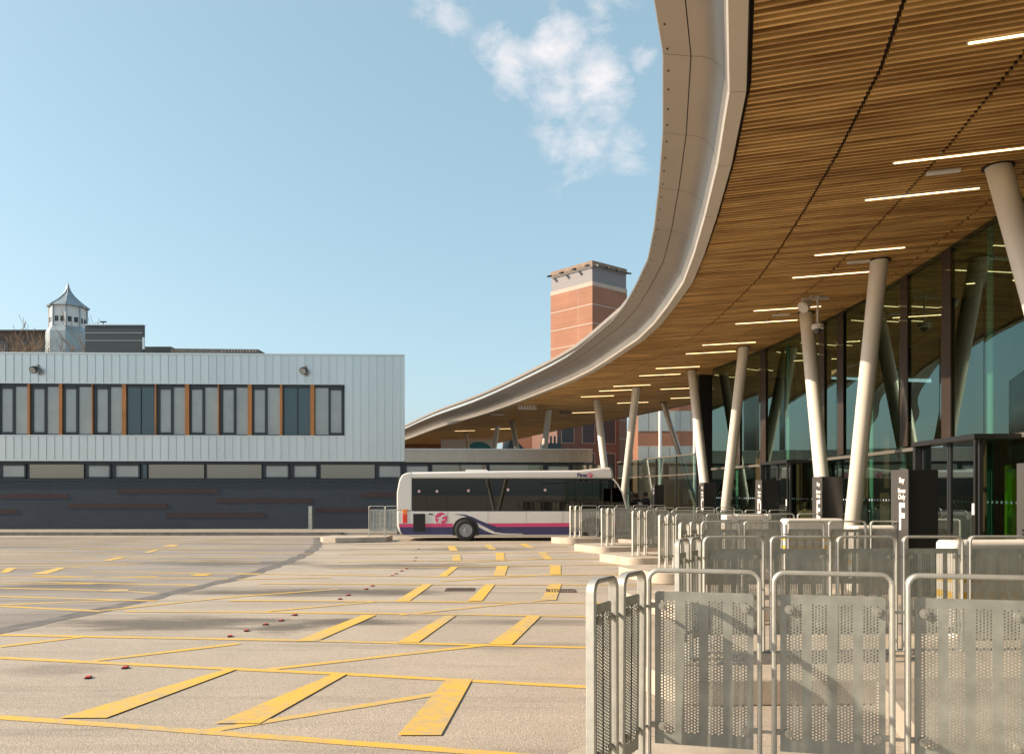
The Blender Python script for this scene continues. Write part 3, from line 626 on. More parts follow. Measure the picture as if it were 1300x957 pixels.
for i, (px, py, wd, hh, m, dsc) in enumerate(((658, 514, .9, .22, 'white_plastic', 'white slatted box heater under the far canopy soffit'), (622, 524.5, .8, .08, 'white_plastic', 'thin white fitting under the far canopy beside the box heater'), (711, 522, .55, .12, 'black', 'row of dark speakers under the far canopy soffit'))):
    D = (ZS - 1.7) * 1000 / (627 - py); t = thing('soffit_fitting', ((px - 650) / 1000 * D, D, ZS - hh), 0, dsc, 'fitting')
    g = MB(); g.box(0, wd, -.15, .15, 0, hh * .96); g.build('case', m, t, bevel=.01)
    g = MB()
    for q in range(6): g.box(.05 + q * wd / 6, .05 + q * wd / 6 + wd * .1, -.155, -.15, .02, hh * .85)
    g.build('louvre', 'rim', t)
# camera mast
t = thing('security_camera', (6.87, 17.7, ZS), 0, 'white dome security camera hanging on a thin pole from the soffit', 'security camera')
g = MB(); g.tube([(0, 0, 0), (0, 0, -.62)], .025, 14); g.lathe([(.07, 0), (.07, -.03)], (0, 0, 0), 16); g.build('pole', 'white_plastic', t, smooth=True)
g = MB(); g.lathe([(.05, 0), (.13, -.03), (.135, -.12), (.12, -.13)], (0, 0, -.60), 24); g.build('housing', 'white_plastic', t, smooth=True)
g = MB(); g.lathe([(.09, 0), (.075, -.05), (.04, -.085), (.0, -.095)], (0, 0, -.735), 20); g.build('dome', 'lens', t, smooth=True)
g = MB(); g.bar((-.35, 0, -.06), (.25, 0, -.03), .05, .05); g.build('bracket', 'white_plastic', t)
t = thing('spotlight', (6.55, 17.5, ZS), 0, 'round white spotlight tilted on a bracket left of the dome camera', 'spotlight')
g = MB(); g.bar((.1, 0, -.02), (0, 0, -.2), .05, .04); g.build('bracket', 'white_plastic', t)
g = MB(); g.tube([(.09, .03, -.17), (-.05, -.05, -.26), (-.12, -.09, -.31)], [.06, .12, .13], 20); g.build('head', 'white_plastic', t, smooth=True)
g = MB(); g.tube([(-.122, -.091, -.311), (-.126, -.093, -.314)], .11, 20); g.build('lens', 'lamp_body', t)

# ------------------------------------------------------------------ barriers
def sweep_hoop(g, W, H, r=.055, tk=.024, dp=.052):
    path = [(0, 0)]; path.append((0, H - r))
    for k in range(1, 7): a = math.pi - k * math.pi / 12; path.append((r + r * math.cos(a), H - r + r * math.sin(a)))
    path.append((W - r, H))
    for k in range(1, 7): a = math.pi / 2 - k * math.pi / 12; path.append((W - r + r * math.cos(a), H - r + r * math.sin(a)))
    path.append((W, 0)); n = len(path); o = len(g.v); ch = .007
    sec = [(-tk / 2, -dp / 2 + ch), (-tk / 2 + ch, -dp / 2), (tk / 2 - ch, -dp / 2), (tk / 2, -dp / 2 + ch), (tk / 2, dp / 2 - ch), (tk / 2 - ch, dp / 2), (-tk / 2 + ch, dp / 2), (-tk / 2, dp / 2 - ch)]
    for i, (x, z) in enumerate(path):
        a = Vector(path[max(i - 1, 0)]); b = Vector(path[min(i + 1, n - 1)]); d = (b - a).normalized(); nx = Vector((-d.y, d.x))
        for (s_, y) in sec: g.v.append((x + nx.x * s_, y, z + nx.y * s_))
    k8 = len(sec)
    for i in range(n - 1):
        for j in range(k8):
            a = o + i * k8 + j; b = o + i * k8 + (j + 1) % k8; g.f.append((a, b, b + k8, a + k8)); g.m.append(0)
    for x in (0, W): g.box(x - .03, x + .03, -.045, .045, 0, .012)
def perf_sheet(g, x0, x1, z0, z1, nstrip, ncol=5, pitch=.0165, rad=.0057, th=.003):
    W = x1 - x0; sw = ncol * pitch; gap = (W - .06 - nstrip * sw) / max(1, nstrip - 1) if nstrip > 1 else 0
    zt = z1 - .055; nr = int((zt - z0 - .06) / pitch); zb = zt - nr * pitch; y0, y1 = -th / 2, th / 2
    def slab(a, b, c, d): g.box(a, b, y0, y1, c, d)
    g.prism([(x0, z1 - .02)] + [(x0 + .02 - .02 * math.cos(R(a_)), z1 - .02 + .02 * math.sin(R(a_))) for a_ in (15, 30, 45, 60, 75, 90)] + [(x1 - .02 + .02 * math.cos(R(a_)), z1 - .02 + .02 * math.sin(R(a_))) for a_ in (90, 75, 60, 45, 30, 15)] + [(x1, z1 - .02)], y0, y1, lambda x, y, z: (x, z, y))
    slab(x0, x1, zt + pitch / 2, z1 - .02); slab(x0, x1, z0, zb)
    xs = x0 + (.03 if nstrip > 1 else (W - sw) / 2); slab(x0, xs, zb, zt + pitch / 2)
    for s_ in range(nstrip):
        for c in range(ncol):
            xa = xs + c * pitch; xb = xa + pitch; off = 0 if c % 2 else pitch / 2
            if off: slab(xa, xb, zb, zb + off)
            else: slab(xa, xb, zt, zt + pitch / 2)
            for r_ in range(nr):
                za = zb + off + r_ * pitch; zc = za + pitch; cx, cz = (xa + xb) / 2, (za + zc) / 2
                ring = [(cx + rad * math.cos(R(22.5 + 45 * k)), cz + rad * math.sin(R(22.5 + 45 * k))) for k in range(8)]
                cor = [(xb, zc), (xa, zc), (xa, za), (xb, za)]
                vs_ = [(x, y0, z) for x, z in ring + cor] + [(x, y1, z) for x, z in ring]
                fs_ = []
                for k in range(4):  # corner k between ring vertices 2k and 2k+1
                    fs_.append((8 + k, 2 * k, 2 * k + 1)); fs_.append((8 + k, 2 * k + 1, (2 * k + 2) % 8, 8 + (k + 1) % 4))
                fs_ += [(k, (k + 1) % 8, 12 + (k + 1) % 8, 12 + k) for k in range(8)]
                g.add(vs_, fs_)
        nx = xs + sw
        if s_ < nstrip - 1: slab(nx, nx + gap, zb, zt + pitch / 2); xs = nx + gap
        else: slab(nx, x1, zb, zt + pitch / 2)
BH = 1.13
def make_barrier(W, nstrip, ncol):
    t = thing('barrier_panel')
    g = MB(); sweep_hoop(g, W, BH); g.build('hoop_frame', 'galv_frame', t, smooth=True, angle=30)
    g = MB(); perf_sheet(g, .032, W - .032, .17, BH - .115, nstrip, ncol); sh = g.build('perforated_sheet', 'galv', t)
    for x, s_ in ((.075, -1), (W - .075, 1)):
        for z in (BH - .195, .27):
            g = MB(); g.lathe([(.024, -.014), (.024, -.006), (.021, -.003)], (x, 0, z), 16, 'y'); g.lathe([(.009, -.019), (.009, -.013)], (x, 0, z), 6, 'y')
            g.bar((x, .012, z), (W if s_ > 0 else 0, .012, z), .012, .03); g.build('clamp', 'bolt', t)
    for z in (BH - .195, .27): g = MB(); g.bar((W, 0, z), (W + .075, 0, z), .014, .014); g.build('link_bar', 'bolt', t)
    return t
wide = make_barrier(.59, 4, 5); narrow = make_barrier(.27, 2, 5)
used = {'w': False, 'n': False}
def place(kind, x, y, ang, label, grp):
    src = wide if kind == 'w' else narrow
    if used[kind]: o = copy_tree(src)
    else: o = src; used[kind] = True
    o.location = (x, y, KT + (.006 if x > -4 else -.028)); o.rotation_euler = (R(random.uniform(-.5, .5)), 0, R(ang + random.uniform(-.9, .9))); tag(o, label, 'barrier', grp); return o
rowname = {'B': 'the row nearest the bus', 'C': 'the second row from the bus', 'D': 'the third row from the bus', 'E': 'the fourth row from the bus', 'F': 'the row ahead of totem E', 'G': 'the second nearest row', 'H': 'the nearest row'}
for i, (D, px, ang, n, let) in enumerate(rows):
    X = (px - 650) / 1000 * D; a1 = math.atan2(.57, .35) if i >= 5 else math.atan2(.50, .40)
    # narrow side pair set back from the island nose
    sx, sy = math.cos(a1) * .335, math.sin(a1) * .335
    for q in (0, 1):
        place('n', X + sx * q, D + sy * q, math.degrees(a1), 'narrow perforated barrier, %s of two end panels of %s' % (('front', 'rear')[q], rowname[let]), 'barriers of ' + rowname[let])
    x, y = X + sx * 2 + .03, D + sy * 2 + .02
    for q in range(n):
        place('w', x, y, ang, 'galvanised barrier panel, %s wide panel in %s' % (ORD[q], rowname[let]), 'barriers of ' + rowname[let])
        x += math.cos(R(ang)) * .665; y += math.sin(R(ang)) * .665
for q in range(2):
    place('w', -5.42 + q * .62, 29.85, 0, 'galvanised barrier panel behind the rear of the bus, %s one' % ('left', 'right')[q], 'barriers behind the bus')

# white impact blocks with yellow bands
for k, (px, D, let) in enumerate(((1212, 8.35, 'G'), (1087, 12.3, 'F'), (999, 15.9, 'E'), (921, 19.6, 'D'))):
    t = thing('impact_block', ((px - 650) / 1000 * D, D, KT), R(4), 'white rounded impact block with yellow bands before the stand %s totem' % let, 'impact block', 'impact blocks at the stands')
    g = MB(); g.box(0, 1.2, 0, .36, 0, 1.06); g.build('block', 'white_grp', t, bevel=.05, segs=4)
    g = MB()
    for z in (.45, .62): g.add([(-.004, .04, z), (-.004, .32, z), (-.004, .32, z + .07), (-.004, .04, z + .07)], [(0, 1, 2, 3)]); g.box(.05, 1.15, -.005, -.001, z, z + .07)
    g.build('yellow_band', 'safety_yellow', t)

# totems
T = [('G', 1331, 8.6), ('F', 1153, 11.9), ('E', 1043.5, 16.8), ('D', 967, 20.9), ('C', 893.5, 25.6), ('B', 831, 31.5)]
for k, (let, px, D) in enumerate(T):
    X = (px - 650) / 1000 * D
    t = thing('stand_totem', (X, D, KT), R(0), 'dark grey stand totem with large letter %s and small lettering above' % let, 'sign', 'bus stand totems')
    H_ = 2.07 - KT if let != 'G' else 2.05 - KT
    dw = .46 if let not in 'BC' else .38
    g = MB(); g.box(.012, dw, .01, .53, 0, H_); g.build('cabinet', 'totem_dark', t, bevel=.006)
    g = MB(); g.box(0, .012, 0, .54, 0, H_ + .004); g.build('sign_face', 'totem', t)
    lm = 'letter' if let != 'B' else 'letter_dim'
    # face lies in the plane x = 0 and reads from the left; local text x runs towards -y
    mw = Matrix.Translation((-.004, .19, 0)) @ Matrix(((0, 0, -1, 0), (-1, 0, 0, 0), (0, 1, 0, 0), (0, 0, 0, 1)))
    def tx(s, size, z, nm, bold, sx_=1, dy=0): text_mesh(s, size, nm, lm, t, Matrix.Translation((0, dy, z)) @ mw, bold, sx_)
    tx('Bay', .115, 1.735, 'small_lettering', .002)
    tx('Buses', .10, 1.60 - .02, 'small_lettering', .0015); tx('Only', .11, 1.48, 'small_lettering', .0015)
    tx(let, .58, 1.02, 'big_letter', .012, .72)
    g = MB(); g.box(-.006, 0, .38, .44, 1.13, 1.16); g.box(-.006, 0, .38, .44, 1.08, 1.11); g.build('button_panel', 'black', t)

# low glass front beyond the hall
low = thing('low_glass_screen', (5.9, 33, KT), 0, 'low green glass front running from the hall to the flat roof', 'glass front')
ll = [Vector(p) for p in ((6.84, 29.15), (6.45, 30.9), (6.0, 32.8), (5.55, 34.7), (5.0, 37.1))]
def l2(g_): g_.v = [(x - 5.9, y - 33, z - KT) for x, y, z in g_.v]; return g_
for a, b in zip(ll, ll[1:]):
    for z0, z1 in ((KT + .02, 2.42), (2.48, 3.16)):
        g = MB(); g.add([(a.x, a.y, z0), (b.x, b.y, z0), (b.x, b.y, z1), (a.x, a.y, z1)], [(0, 1, 2, 3)]); l2(g).build('pane', 'low_glass', low)
    g = MB(); g.bar((a.x, a.y, KT), (a.x, a.y, 3.2), .05, .08); l2(g).build('post', 'mullion', low)
g = MB()
for a, b in zip(ll, ll[1:]): g.bar((a.x, a.y, 2.45), (b.x, b.y, 2.45), .05, .04); g.bar((a.x, a.y, 3.19), (b.x, b.y, 3.19), .12, .05)
l2(g).build('rail', 'transom', low)

# ------------------------------------------------------------------ left building
OX, OD = -5.14, 37.5; BA = math.atan2(.6, 18.86)
def bu(px):
    k_ = (px - 650) / 1000; D = 710.3 / (18.86 - .6 * k_); X = k_ * D; return (X - OX) / math.cos(BA), D
def bzz(px, py): return 1.7 + (627 - py) / 1000 * bu(px)[1]
bld = thing('metal_clad_building', (OX, OD, .05), BA, 'long two storey building with silver seamed cladding over dark blue brick', 'building')
B0 = .05
def zz(z): return z - B0
XL = -34.0
zt, zb = zz(8.27), zz(3.31); wt_, wb_ = zz(6.80), zz(4.47); xr = bu(437)[0]
g = MB(); g.box(XL, 0, 0, .1, wt_ + .08, zt); g.box(XL, 0, 0, .1, zb, wb_ - .04); g.box(xr + .03, 0, .001, .1, wb_ - .04, wt_ + .08); g.prism([(0, .1), (-2.6, 12), (-2.7, 12), (-.1, .1)], zb, zt); g.box(XL, -.1, .35, .45, zb, zt); g.box(XL, 0, .1, .45, zb, zb + .05); g.build('cladding', 'cladding', bld)
g = MB(); x = -.18
while x > XL:
    for z0, z1 in (((zb, zt),) if x > xr + .05 else ((zb, wb_ - .04), (wt_ + .08, zt))): g.box(x - .009, x + .009, -.032, 0, z0, z1)
    x -= .376
g.build('standing_seam', 'cladding', bld)
g = MB(); g.prism([(XL, -.045), (.03, -.045), (-2.6, 12), (XL, 12)], zt, zt + .07); g.box(XL, .03, -.045, .1, zb - .06, zb); g.box(XL, xr + .07, -.05, .05, wb_ - .05, wb_); g.box(xr + .03, xr + .07, -.04, .05, wb_, wt_ + .08); g.box(XL, xr + .07, -.04, .05, wt_ + .08, wt_ + .12); g.box(-.005, .03, -.045, .05, zb, zt); g.build('flashing', 'clad_edge', bld)
g = MB(); g.prism([(XL, .3), (-.2, .3), (-2.7, 11.9), (XL, 11.9)], zt - .05, zt - .02); g.build('roof', 'roof_dull', bld)
# upper windows
pitch = bu(239)[0] - bu(199)[0]; ux = bu(396.5)[0]
for k in range(17):
    xa = ux - k * pitch - pitch; xb = xa + pitch        # unit between fins
    if k == 0: xa, xb = ux, xr
    if k > 0: xa, xb = ux - k * pitch, ux - (k - 1) * pitch
    last = (k == 0); teal = k in (1, 6)
    fr = MB(); y0, y1 = .06, .14
    fr.box(xa, xb, y0, y1 + .01, wt_ - .06, wt_ + .08); fr.box(xa, xb, y0, y1 + .01, wb_, wb_ + .05)
    m0 = xa + .12; mid = (xa + xb) / 2 + .02
    if last: fr.box(xb - .06, xb, y0, y1, wb_, wt_)
    fr.box(xa, m0, y0, y1, wb_, wt_)
    if teal:
        fr.box(mid - .015, mid + .015, y0 + .01, y1, wb_, wt_)
    elif last:
        fr.box(mid - .02, mid + .07, y0 - .02, y1, wb_, wt_); fr.box(xb - .14, xb - .06, y0 - .02, y1, wb_, wt_); fr.box(mid, xb - .06, y0 - .02, y1, wt_ - .16, wt_ - .06); fr.box(mid, xb - .06, y0 - .02, y1, wb_ + .05, wb_ + .14)
    else:
        fr.box(m0, m0 + .06, y0 - .02, y1, wb_, wt_); fr.box(mid - .06, mid + .05, y0 - .02, y1, wb_, wt_); fr.box(m0, mid, y0 - .02, y1, wt_ - .16, wt_ - .06); fr.box(m0, mid, y0 - .02, y1, wb_ + .05, wb_ + .14)
    f = fr.build('window', 'frame_dark', bld)
    for (pa, pb) in ((m0, mid), (mid + .03, xb)):
        g = MB(); g.box(pa, pb, .10, .11, wb_ + .04, wt_ - .05); g.build('pane', 'teal_panel' if teal else 'win_pane', f)
    if k > 0:
        wfin = {1: .19, 2: .11, 3: .19, 4: .05, 5: .19, 6: .06, 7: .19, 8: .05, 9: .15, 10: .10}.get(k, .15 if k % 2 else .06)
        g = MB(); g.box(xb - wfin / 2, xb + wfin / 2, -.02, .12, wb_, wt_ + .08); g.build('timber_fin', 'timber_fin', bld)
# low strip windows (continue under the flat roof too)
sw0, sw1 = zz(2.42), zz(3.12)
g = MB(); g.box(XL, 8.6, .12, .25, sw0 - .08, zb - .06); g.build('window_backing', 'frame_dark', bld)
strips = [(-110, -40, 0), (-38, -4, 1), (0, 32, 1), (35, 106, 0), (109, 140, 1), (144, 177, 1), (179, 186, 2), (187, 259, 0), (261, 332, 0), (335, 367, 1), (371, 403, 1), (406, 476, 0), (479, 510, 1), (514, 545, 1), (548, 618, 0), (621, 690, 0), (694, 724, 1), (727, 780, 0)]
for a, b, kd in strips:
    xa, xb = bu(a)[0], bu(b)[0]
    f = MB()
    if kd == 1: f.box(xa, xb, .05, .115, sw0, sw0 + .09); f.box(xa, xb, .05, .115, sw1 - .09, sw1); f.box(xa, xa + .08, .05, .115, sw0, sw1); f.box(xb - .08, xb, .05, .115, sw0, sw1)
    else: f.box(xa, xb, .06, .115, sw0, sw0 + .03); f.box(xa, xb, .06, .115, sw1 - .03, sw1); f.box(xa, xa + .025, .06, .115, sw0, sw1); f.box(xb - .025, xb, .06, .115, sw0, sw1)
    o = f.build('low_window', 'frame_dark', bld)
    g = MB(); g.box(xa + .02, xb - .02, .09, .10, sw0 + .02, sw1 - .02); g.build('pane', 'teal_panel' if kd == 2 else ('win_pane2' if kd == 0 else 'win_pane'), o)
g = MB(); g.box(XL, 8.6, .04, .3, -.1, sw0 - .08); g.build('brick_wall', 'brick_dark', bld)
g = MB(); g.box(XL, 8.6, .0, .3, sw0 - .08, sw0 - .02); g.build('sill', 'frame_dark', bld)
for a, b, y0_, y1_ in ((-60, 22, 646, 652), (0, 86, 627, 632.6), (149, 277, 620.5, 626), (86, 212, 639, 645), (274, 397, 632.5, 638), (211, 336, 651, 657), (458, 560, 625, 631), (400, 475, 644, 650), (-140, -40, 634, 640)):
    if a == 0: a = 1
    g = MB(); g.box(bu(a)[0], bu(b)[0], .03, .0399, zz(bzz(a, y1_)), zz(bzz(a, y0_))); g.build('brick_band', 'red_band', bld)
# flood lamps
for px, py, ds in ((48, 469, 'left'), (388, 470, 'right')):
    x_ = bu(px)[0]; wx = OX + x_ * math.cos(BA); wy = OD + x_ * math.sin(BA)
    t = thing('wall_floodlight', (wx, wy, bzz(px, py)), BA, 'round grey floodlight on the cladding, %s one of the two' % ds, 'floodlight', 'wall floodlights')
    g = MB(); g.box(-.05, .05, -.1, -.034, .08, .22); g.bar((0, -.08, .12), (0, -.16, 0), .04, .03); g.build('bracket', 'rim', t)
    g = MB(); g.tube([(.0, -.10, .05), (-.03, -.26, -.04), (-.05, -.34, -.09)], [.09, .17, .18], 20); g.build('head', 'charcoal', t, smooth=True)
    g = MB(); g.tube([(-.05, -.341, -.091), (-.051, -.346, -.094)], .15, 20); g.build('lens', 'win_pane', t)
# grey post before the wall
t = thing('service_post', (bu(399)[0] * math.cos(BA) + OX, 36.7, .05), 0, 'plain grey square post standing against the dark brick wall', 'post')
g = MB(); g.box(-.08, .08, -.08, .08, 0, 1.08); g.box(-.1, .1, -.1, .1, 0, .02); g.build('post', 'galv', t, bevel=.01)
# flat roof link
lk_ = thing('flat_roof_link', (OX, OD, .05), BA, 'low flat roof link with bronze metal fascia behind the bus', 'building')
g = MB(); g.box(.06, 9.0, -.05, .2, zz(3.22), zz(3.82)); g.build('fascia', mat('bronze_fascia', (.40, .35, .30), .26, .75, var=.08, vscale=1.2, stretch=(1, 1, .1)), lk_)
g = MB(); g.box(.05, 9.0, -.07, 3.2, zz(3.823), zz(3.86)); g.build('roof', 'clad_edge', lk_)
g = MB(); g.box(.06, 8.9, 2.9, 3.1, 0, zz(3.8)); g.build('rear_wall', 'inside_wall', lk_)

# ------------------------------------------------------------------ roofs, cupola, tree behind
def PXZ(px, py, D): return (px - 650) / 1000 * D, 1.7 + (627 - py) / 1000 * D
D = 46; x0, zt_ = PXZ(108, 413, D); x1, _ = PXZ(181, 413, D)
t = thing('plant_room', (x0, D, 0), 0, 'flat dark charcoal clad box rising behind the metal building', 'building')
g = MB(); g.box(0, x1 - x0, 0, .3, 0, zt_); g.prism([(0, .3), (x1 - x0, .3), (x1 - x0 - 2.4, 4), (0, 4)], 0, zt_); g.build('wall', 'charcoal', t)
g = MB()
for z in (zt_ - .9, zt_ - .45): g.box(0, x1 - x0, -.01, 0, z, z + .02)
g.box(-.03, x1 - x0 + .03, -.03, .35, zt_, zt_ + .06); g.box(x1 - x0 + .001, x1 - x0 + .09, -.02, .1, zt_ - 1.4, zt_ - 0.7); g.build('coping', 'clad_edge', t)
g = MB(); g.tube([(.8, .5, zt_), (.8, .5, zt_ + .3)], .03, 8); g.box(.62, .98, .45, .55, zt_ + .28, zt_ + .34); g.build('vent_pipe', 'black', t)
D = 52; x0, z0 = PXZ(181, 440, D); x1, _ = PXZ(328, 440, D); xm, _ = PXZ(217, 440, D)
t = thing('low_roof_building', (x0, D, 0), 0, 'low dark roof with a ragged truss eave behind the metal building', 'building')
g = MB(); g.box(0, xm - x0, 0, 5, 0, z0); g.box(0, x1 - x0 - .6, .2, 5, 0, z0 - .45); g.build('wall', 'charcoal', t)
g = MB(); g.add([(xm - x0, 0, z0 - .12), (x1 - x0, 0, z0 - .18), (x1 - x0 - .1, 0, z0 - .42), (xm - x0, 0, z0 - .5), (xm - x0, 5, z0 - .12), (x1 - x0, 5, z0 - .18), (x1 - x0 - .1, 5, z0 - .42), (xm - x0, 5, z0 - .5)], [(0, 1, 2, 3), (7, 6, 5, 4), (0, 4, 5, 1), (1, 5, 6, 2), (2, 6, 7, 3), (3, 7, 4, 0)]); g.build('eave', 'roof_dull', t)
g = MB()
for k in range(12): g.box(x1 - x0 - 2.4 + k * .2, x1 - x0 - 2.33 + k * .2, -.03, -.001, z0 - .40, z0 - .24)
g.build('truss', 'stone', t)
D = 58; x0, z0 = PXZ(-60, 421, D); x1, _ = PXZ(112, 421, D)
t = thing('old_brick_building', (x0, D, 0), 0, 'old dark brick building below the cupola behind the bare tree', 'building')
g = MB(); g.box(0, x1 - x0, 0, 8, 0, z0); g.build('wall', mat('sooty_brick', (.10, .075, .062), .85, var=.3, vscale=2), t)
g = MB(); g.box(-.1, x1 - x0 + .1, -.12, 8, z0, z0 + .12); g.build('cornice', 'charcoal', t)
for k in range(7):
    g = MB(); g.box(.6 + k * 1.4, 1.3 + k * 1.4, -.03, -.001, z0 - 1.6, z0 - .7); g.build('window', 'frame_dark', t)
cx, z0 = PXZ(86.5, 427, 56); r = 22.5 / 1000 * 56
t = thing('cupola', (cx, 56, 0), 0, 'white octagonal roof cupola with a pointed curved lead spire', 'cupola')
def octp(g_, pr, n=8, ph=R(22.5)):
    o = len(g_.v)
    for (rr, z) in pr:
        for j in range(n): a = ph + j * 2 * math.pi / n; g_.v.append((rr * math.cos(a), rr * math.sin(a), z))
    for i in range(len(pr) - 1):
        for j in range(n): a = o + i * n + j; b = o + i * n + (j + 1) % n; g_.f.append((a, b, b + n, a + n)); g_.m.append(g_.mi)
    return g_
zt1 = PXZ(0, 391, 56)[1]; zt2 = PXZ(0, 361, 56)[1]; zk = PXZ(0, 417, 56)[1]
octp(MB(), [(r * .93, zk), (r * .93, zt1)]).build('lantern', 'cupola_white', t)
octp(MB(), [(r * 1.12, PXZ(0, 428, 56)[1] - 2), (r * 1.12, PXZ(0, 424, 56)[1]), (r * .96, zk)]).build('skirt', 'copper_lead', t)
pr = [(r * 1.08, zt1 - .03), (r * 1.08, zt1)] + [(r * 1.08 * (1 - s) ** 1.9 + .03, zt1 + (zt2 - zt1) * s) for s in (.08, .16, .26, .38, .5, .62, .75, .88, .97)] + [(.01, zt2)]
octp(MB(), pr).build('spire', 'copper_lead', t)
g = MB()
for j in range(8):
    a = R(22.5) + j * math.pi / 4; g.tube([(rr * math.cos(a) * 1.01, rr * math.sin(a) * 1.01, z + .01) for rr, z in pr[1:]], .035, 6); g.tube([(r * .94 * math.cos(a), r * .94 * math.sin(a), zk), (r * .94 * math.cos(a), r * .94 * math.sin(a), zt1)], .07, 6)
g.build('hip_rib', 'copper_lead', t)
for j in range(8):
    a = j * math.pi / 4; q = r * .93 * math.cos(R(22.5)) + .01; c_, s_ = math.cos(a), math.sin(a)
    for oo in (-.2, .2):
        g = MB(); p = Vector((c_ * q - s_ * oo, s_ * q + c_ * oo, zk + .3)); g.bar(p, p + Vector((0, 0, .36)), .24, .02, Vector((c_, s_, 0))); g.build('louvre_window', 'frame_dark', t)
g = MB(); g.tube([(0, 0, zt2 - .05), (0, 0, zt2 + .2)], .02, 6); g.build('finial', 'copper_lead', t)
# bare tree
def bare_tree(X, Y, H_, seed, label):
    rnd = random.Random(seed); t = thing('bare_tree', (X, Y, 0), 0, label, 'tree', 'bare trees behind the building')
    tr = MB(); br = MB()
    def grow(g_, p, d, ln, rad, lev):
        pts = [p]; rs = [rad]; q = p.copy(); dd = d.copy()
        for k in range(4):
            dd = (dd + Vector((rnd.uniform(-.16, .16), rnd.uniform(-.16, .16), rnd.uniform(-.02, .12)))).normalized(); q = q + dd * ln / 4; pts.append(q.copy()); rs.append(max(.012, rad * (1 - .17 * (k + 1))))
        g_.tube(pts, rs, 6 if lev < 2 else 4, False)
        if lev >= 4: return
        for k in range(5 if lev == 0 else 4):
            i = rnd.randint(2, 4); dd2 = (dd + Vector((rnd.uniform(-.8, .8), rnd.uniform(-.8, .8), rnd.uniform(-.1, .5)))).normalized()
            grow(br, pts[i], dd2, ln * rnd.uniform(.5, .72), rs[i] * .6, lev + 1)
    grow(tr, Vector((0, 0, 0)), Vector((0, 0, 1)), H_ * .5, H_ * .016, 0)
    tr.build('trunk', 'bark', t, smooth=True); br.build('crown', 'bark', t)
bare_tree(-33.0, 52, 12.4, 3, 'taller bare winter tree at the left edge above the roof')
bare_tree(-30.6, 50, 11.4, 11, 'bare winter tree midway between the left edge and the cupola')
bare_tree(-28.2, 50.5, 10.6, 8, 'lower bare winter tree in front of the foot of the cupola')

# ------------------------------------------------------------------ brick tower and far blocks
def ring_prism(g_, pts, z0, z1, grow=0.0):
    c = sum((Vector(p) for p in pts), Vector((0, 0))) / len(pts)
    q = [tuple(c + (Vector(p) - c) * (1 + grow)) for p in pts]; g_.prism(q, z0, z1)
tp = [(8.67, 85.0), (12.9, 88.4), (8.62, 93.0), (4.39, 89.6)]
t = thing('brick_tower', (8.6, 89, 0), 0, 'tall square orange brick tower with grey louvred top beyond the canopy', 'tower')
tp = [(x - 8.6, y - 89) for x, y in tp]
g = MB(); ring_prism(g, tp, 0, 24.2); g.build('shaft', 'brick_orange', t)
g = MB(); ring_prism(g, tp, 24.2, 24.65, .006)
for k in range(8): ring_prism(g, tp, 22.15 - k * 2.05, 22.25 - k * 2.05, .008)
g.build('stone_band', 'stone', t)
g = MB(); ring_prism(g, tp, 24.65, 26.3, -.02); g.build('louvre_stage', mat('grey_louvre', (.20, .19, .20), .6, var=.2, vscale=3, stretch=(.1, .1, 4)), t)
g = MB(); ring_prism(g, tp, 26.3, 26.9, .0); g.build('parapet', mat('parapet_tile', (.24, .16, .11), .7, var=.3, vscale=1.5), t)
g = MB(); a = Vector(tp[3]); b = Vector(tp[0]); c_ = Vector(tp[1])
for p0, p1 in ((a, b), (b, c_)):
    n_ = Vector(((p1 - p0).y, -(p1 - p0).x)).normalized()
    g.bar((*(p0 + n_ * .3), 26.35), (*(p1 + n_ * .3), 26.35), .08, .08)
    for k in range(4): p = p0.lerp(p1, .05 + k * .3) + n_ * .3; g.bar((p.x, p.y, 26.35), (p.x + n_.x * .5, p.y + n_.y * .5, 26.2), .25, .2)
g.build('light_gantry', 'charcoal', t)
# blocks seen through the gap under the canopy
def block(name, label, X0, X1, Y, H_, m, rows_=None, dep=10, rot=0, win='win_pane'):
    t = thing(name, (X0, Y, 0), R(rot), label, 'building')
    g = MB(); g.box(0, X1 - X0, 0, dep, 0, H_); g.build('wall', m, t)
    g = MB(); g.box(-.1, X1 - X0 + .1, -.1, dep, H_, H_ + .25); g.build('parapet', 'stone', t)
    if rows_:
        for (z0, z1, n, wd) in rows_:
            st = (X1 - X0) / n
            for k in range(n):
                f = MB(); xa = k * st + (st - wd) / 2; f.box(xa - .06, xa + wd + .06, -.04, -.001, z0 - .06, z1 + .06); o = f.build('window', 'stone', t)
                p = MB(); p.box(xa, xa + wd, -.06, -.041, z0, z1); p.build('pane', win, o)
    return t
block('brick_block', 'orange brick block with a blank side wall under the far canopy', -1.0, 5.4, 84, 13, 'brick_orange', rot=-6)
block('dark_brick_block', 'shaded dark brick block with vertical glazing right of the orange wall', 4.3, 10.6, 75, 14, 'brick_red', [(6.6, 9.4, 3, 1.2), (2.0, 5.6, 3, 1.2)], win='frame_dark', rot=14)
t = block('office_block', 'pink brick office block with long window bands behind the glass hall', 11.2, 19.5, 70, 15, 'brick_orange', [(4.6, 5.9, 9, .82), (7.3, 9.0, 9, .84), (10.4, 11.9, 9, .84)], rot=-4)
g = MB(); g.tube([(1.9, -.4, 0), (1.9, -.4, 13)], .15, 10); g.tube([(4.9, -.4, 0), (4.9, -.4, 13)], .15, 10); g.build('downpipe', 'white_plastic', t)
t = thing('gabled_house', (-.4, 66, 0), R(8), 'small brown gabled house before the orange brick wall', 'house')
g = MB(); g.box(0, 1.6, 0, 4, 0, 5.2); g.build('wall', mat('brown_stone', (.22, .14, .09), .8, var=.3, vscale=3), t)
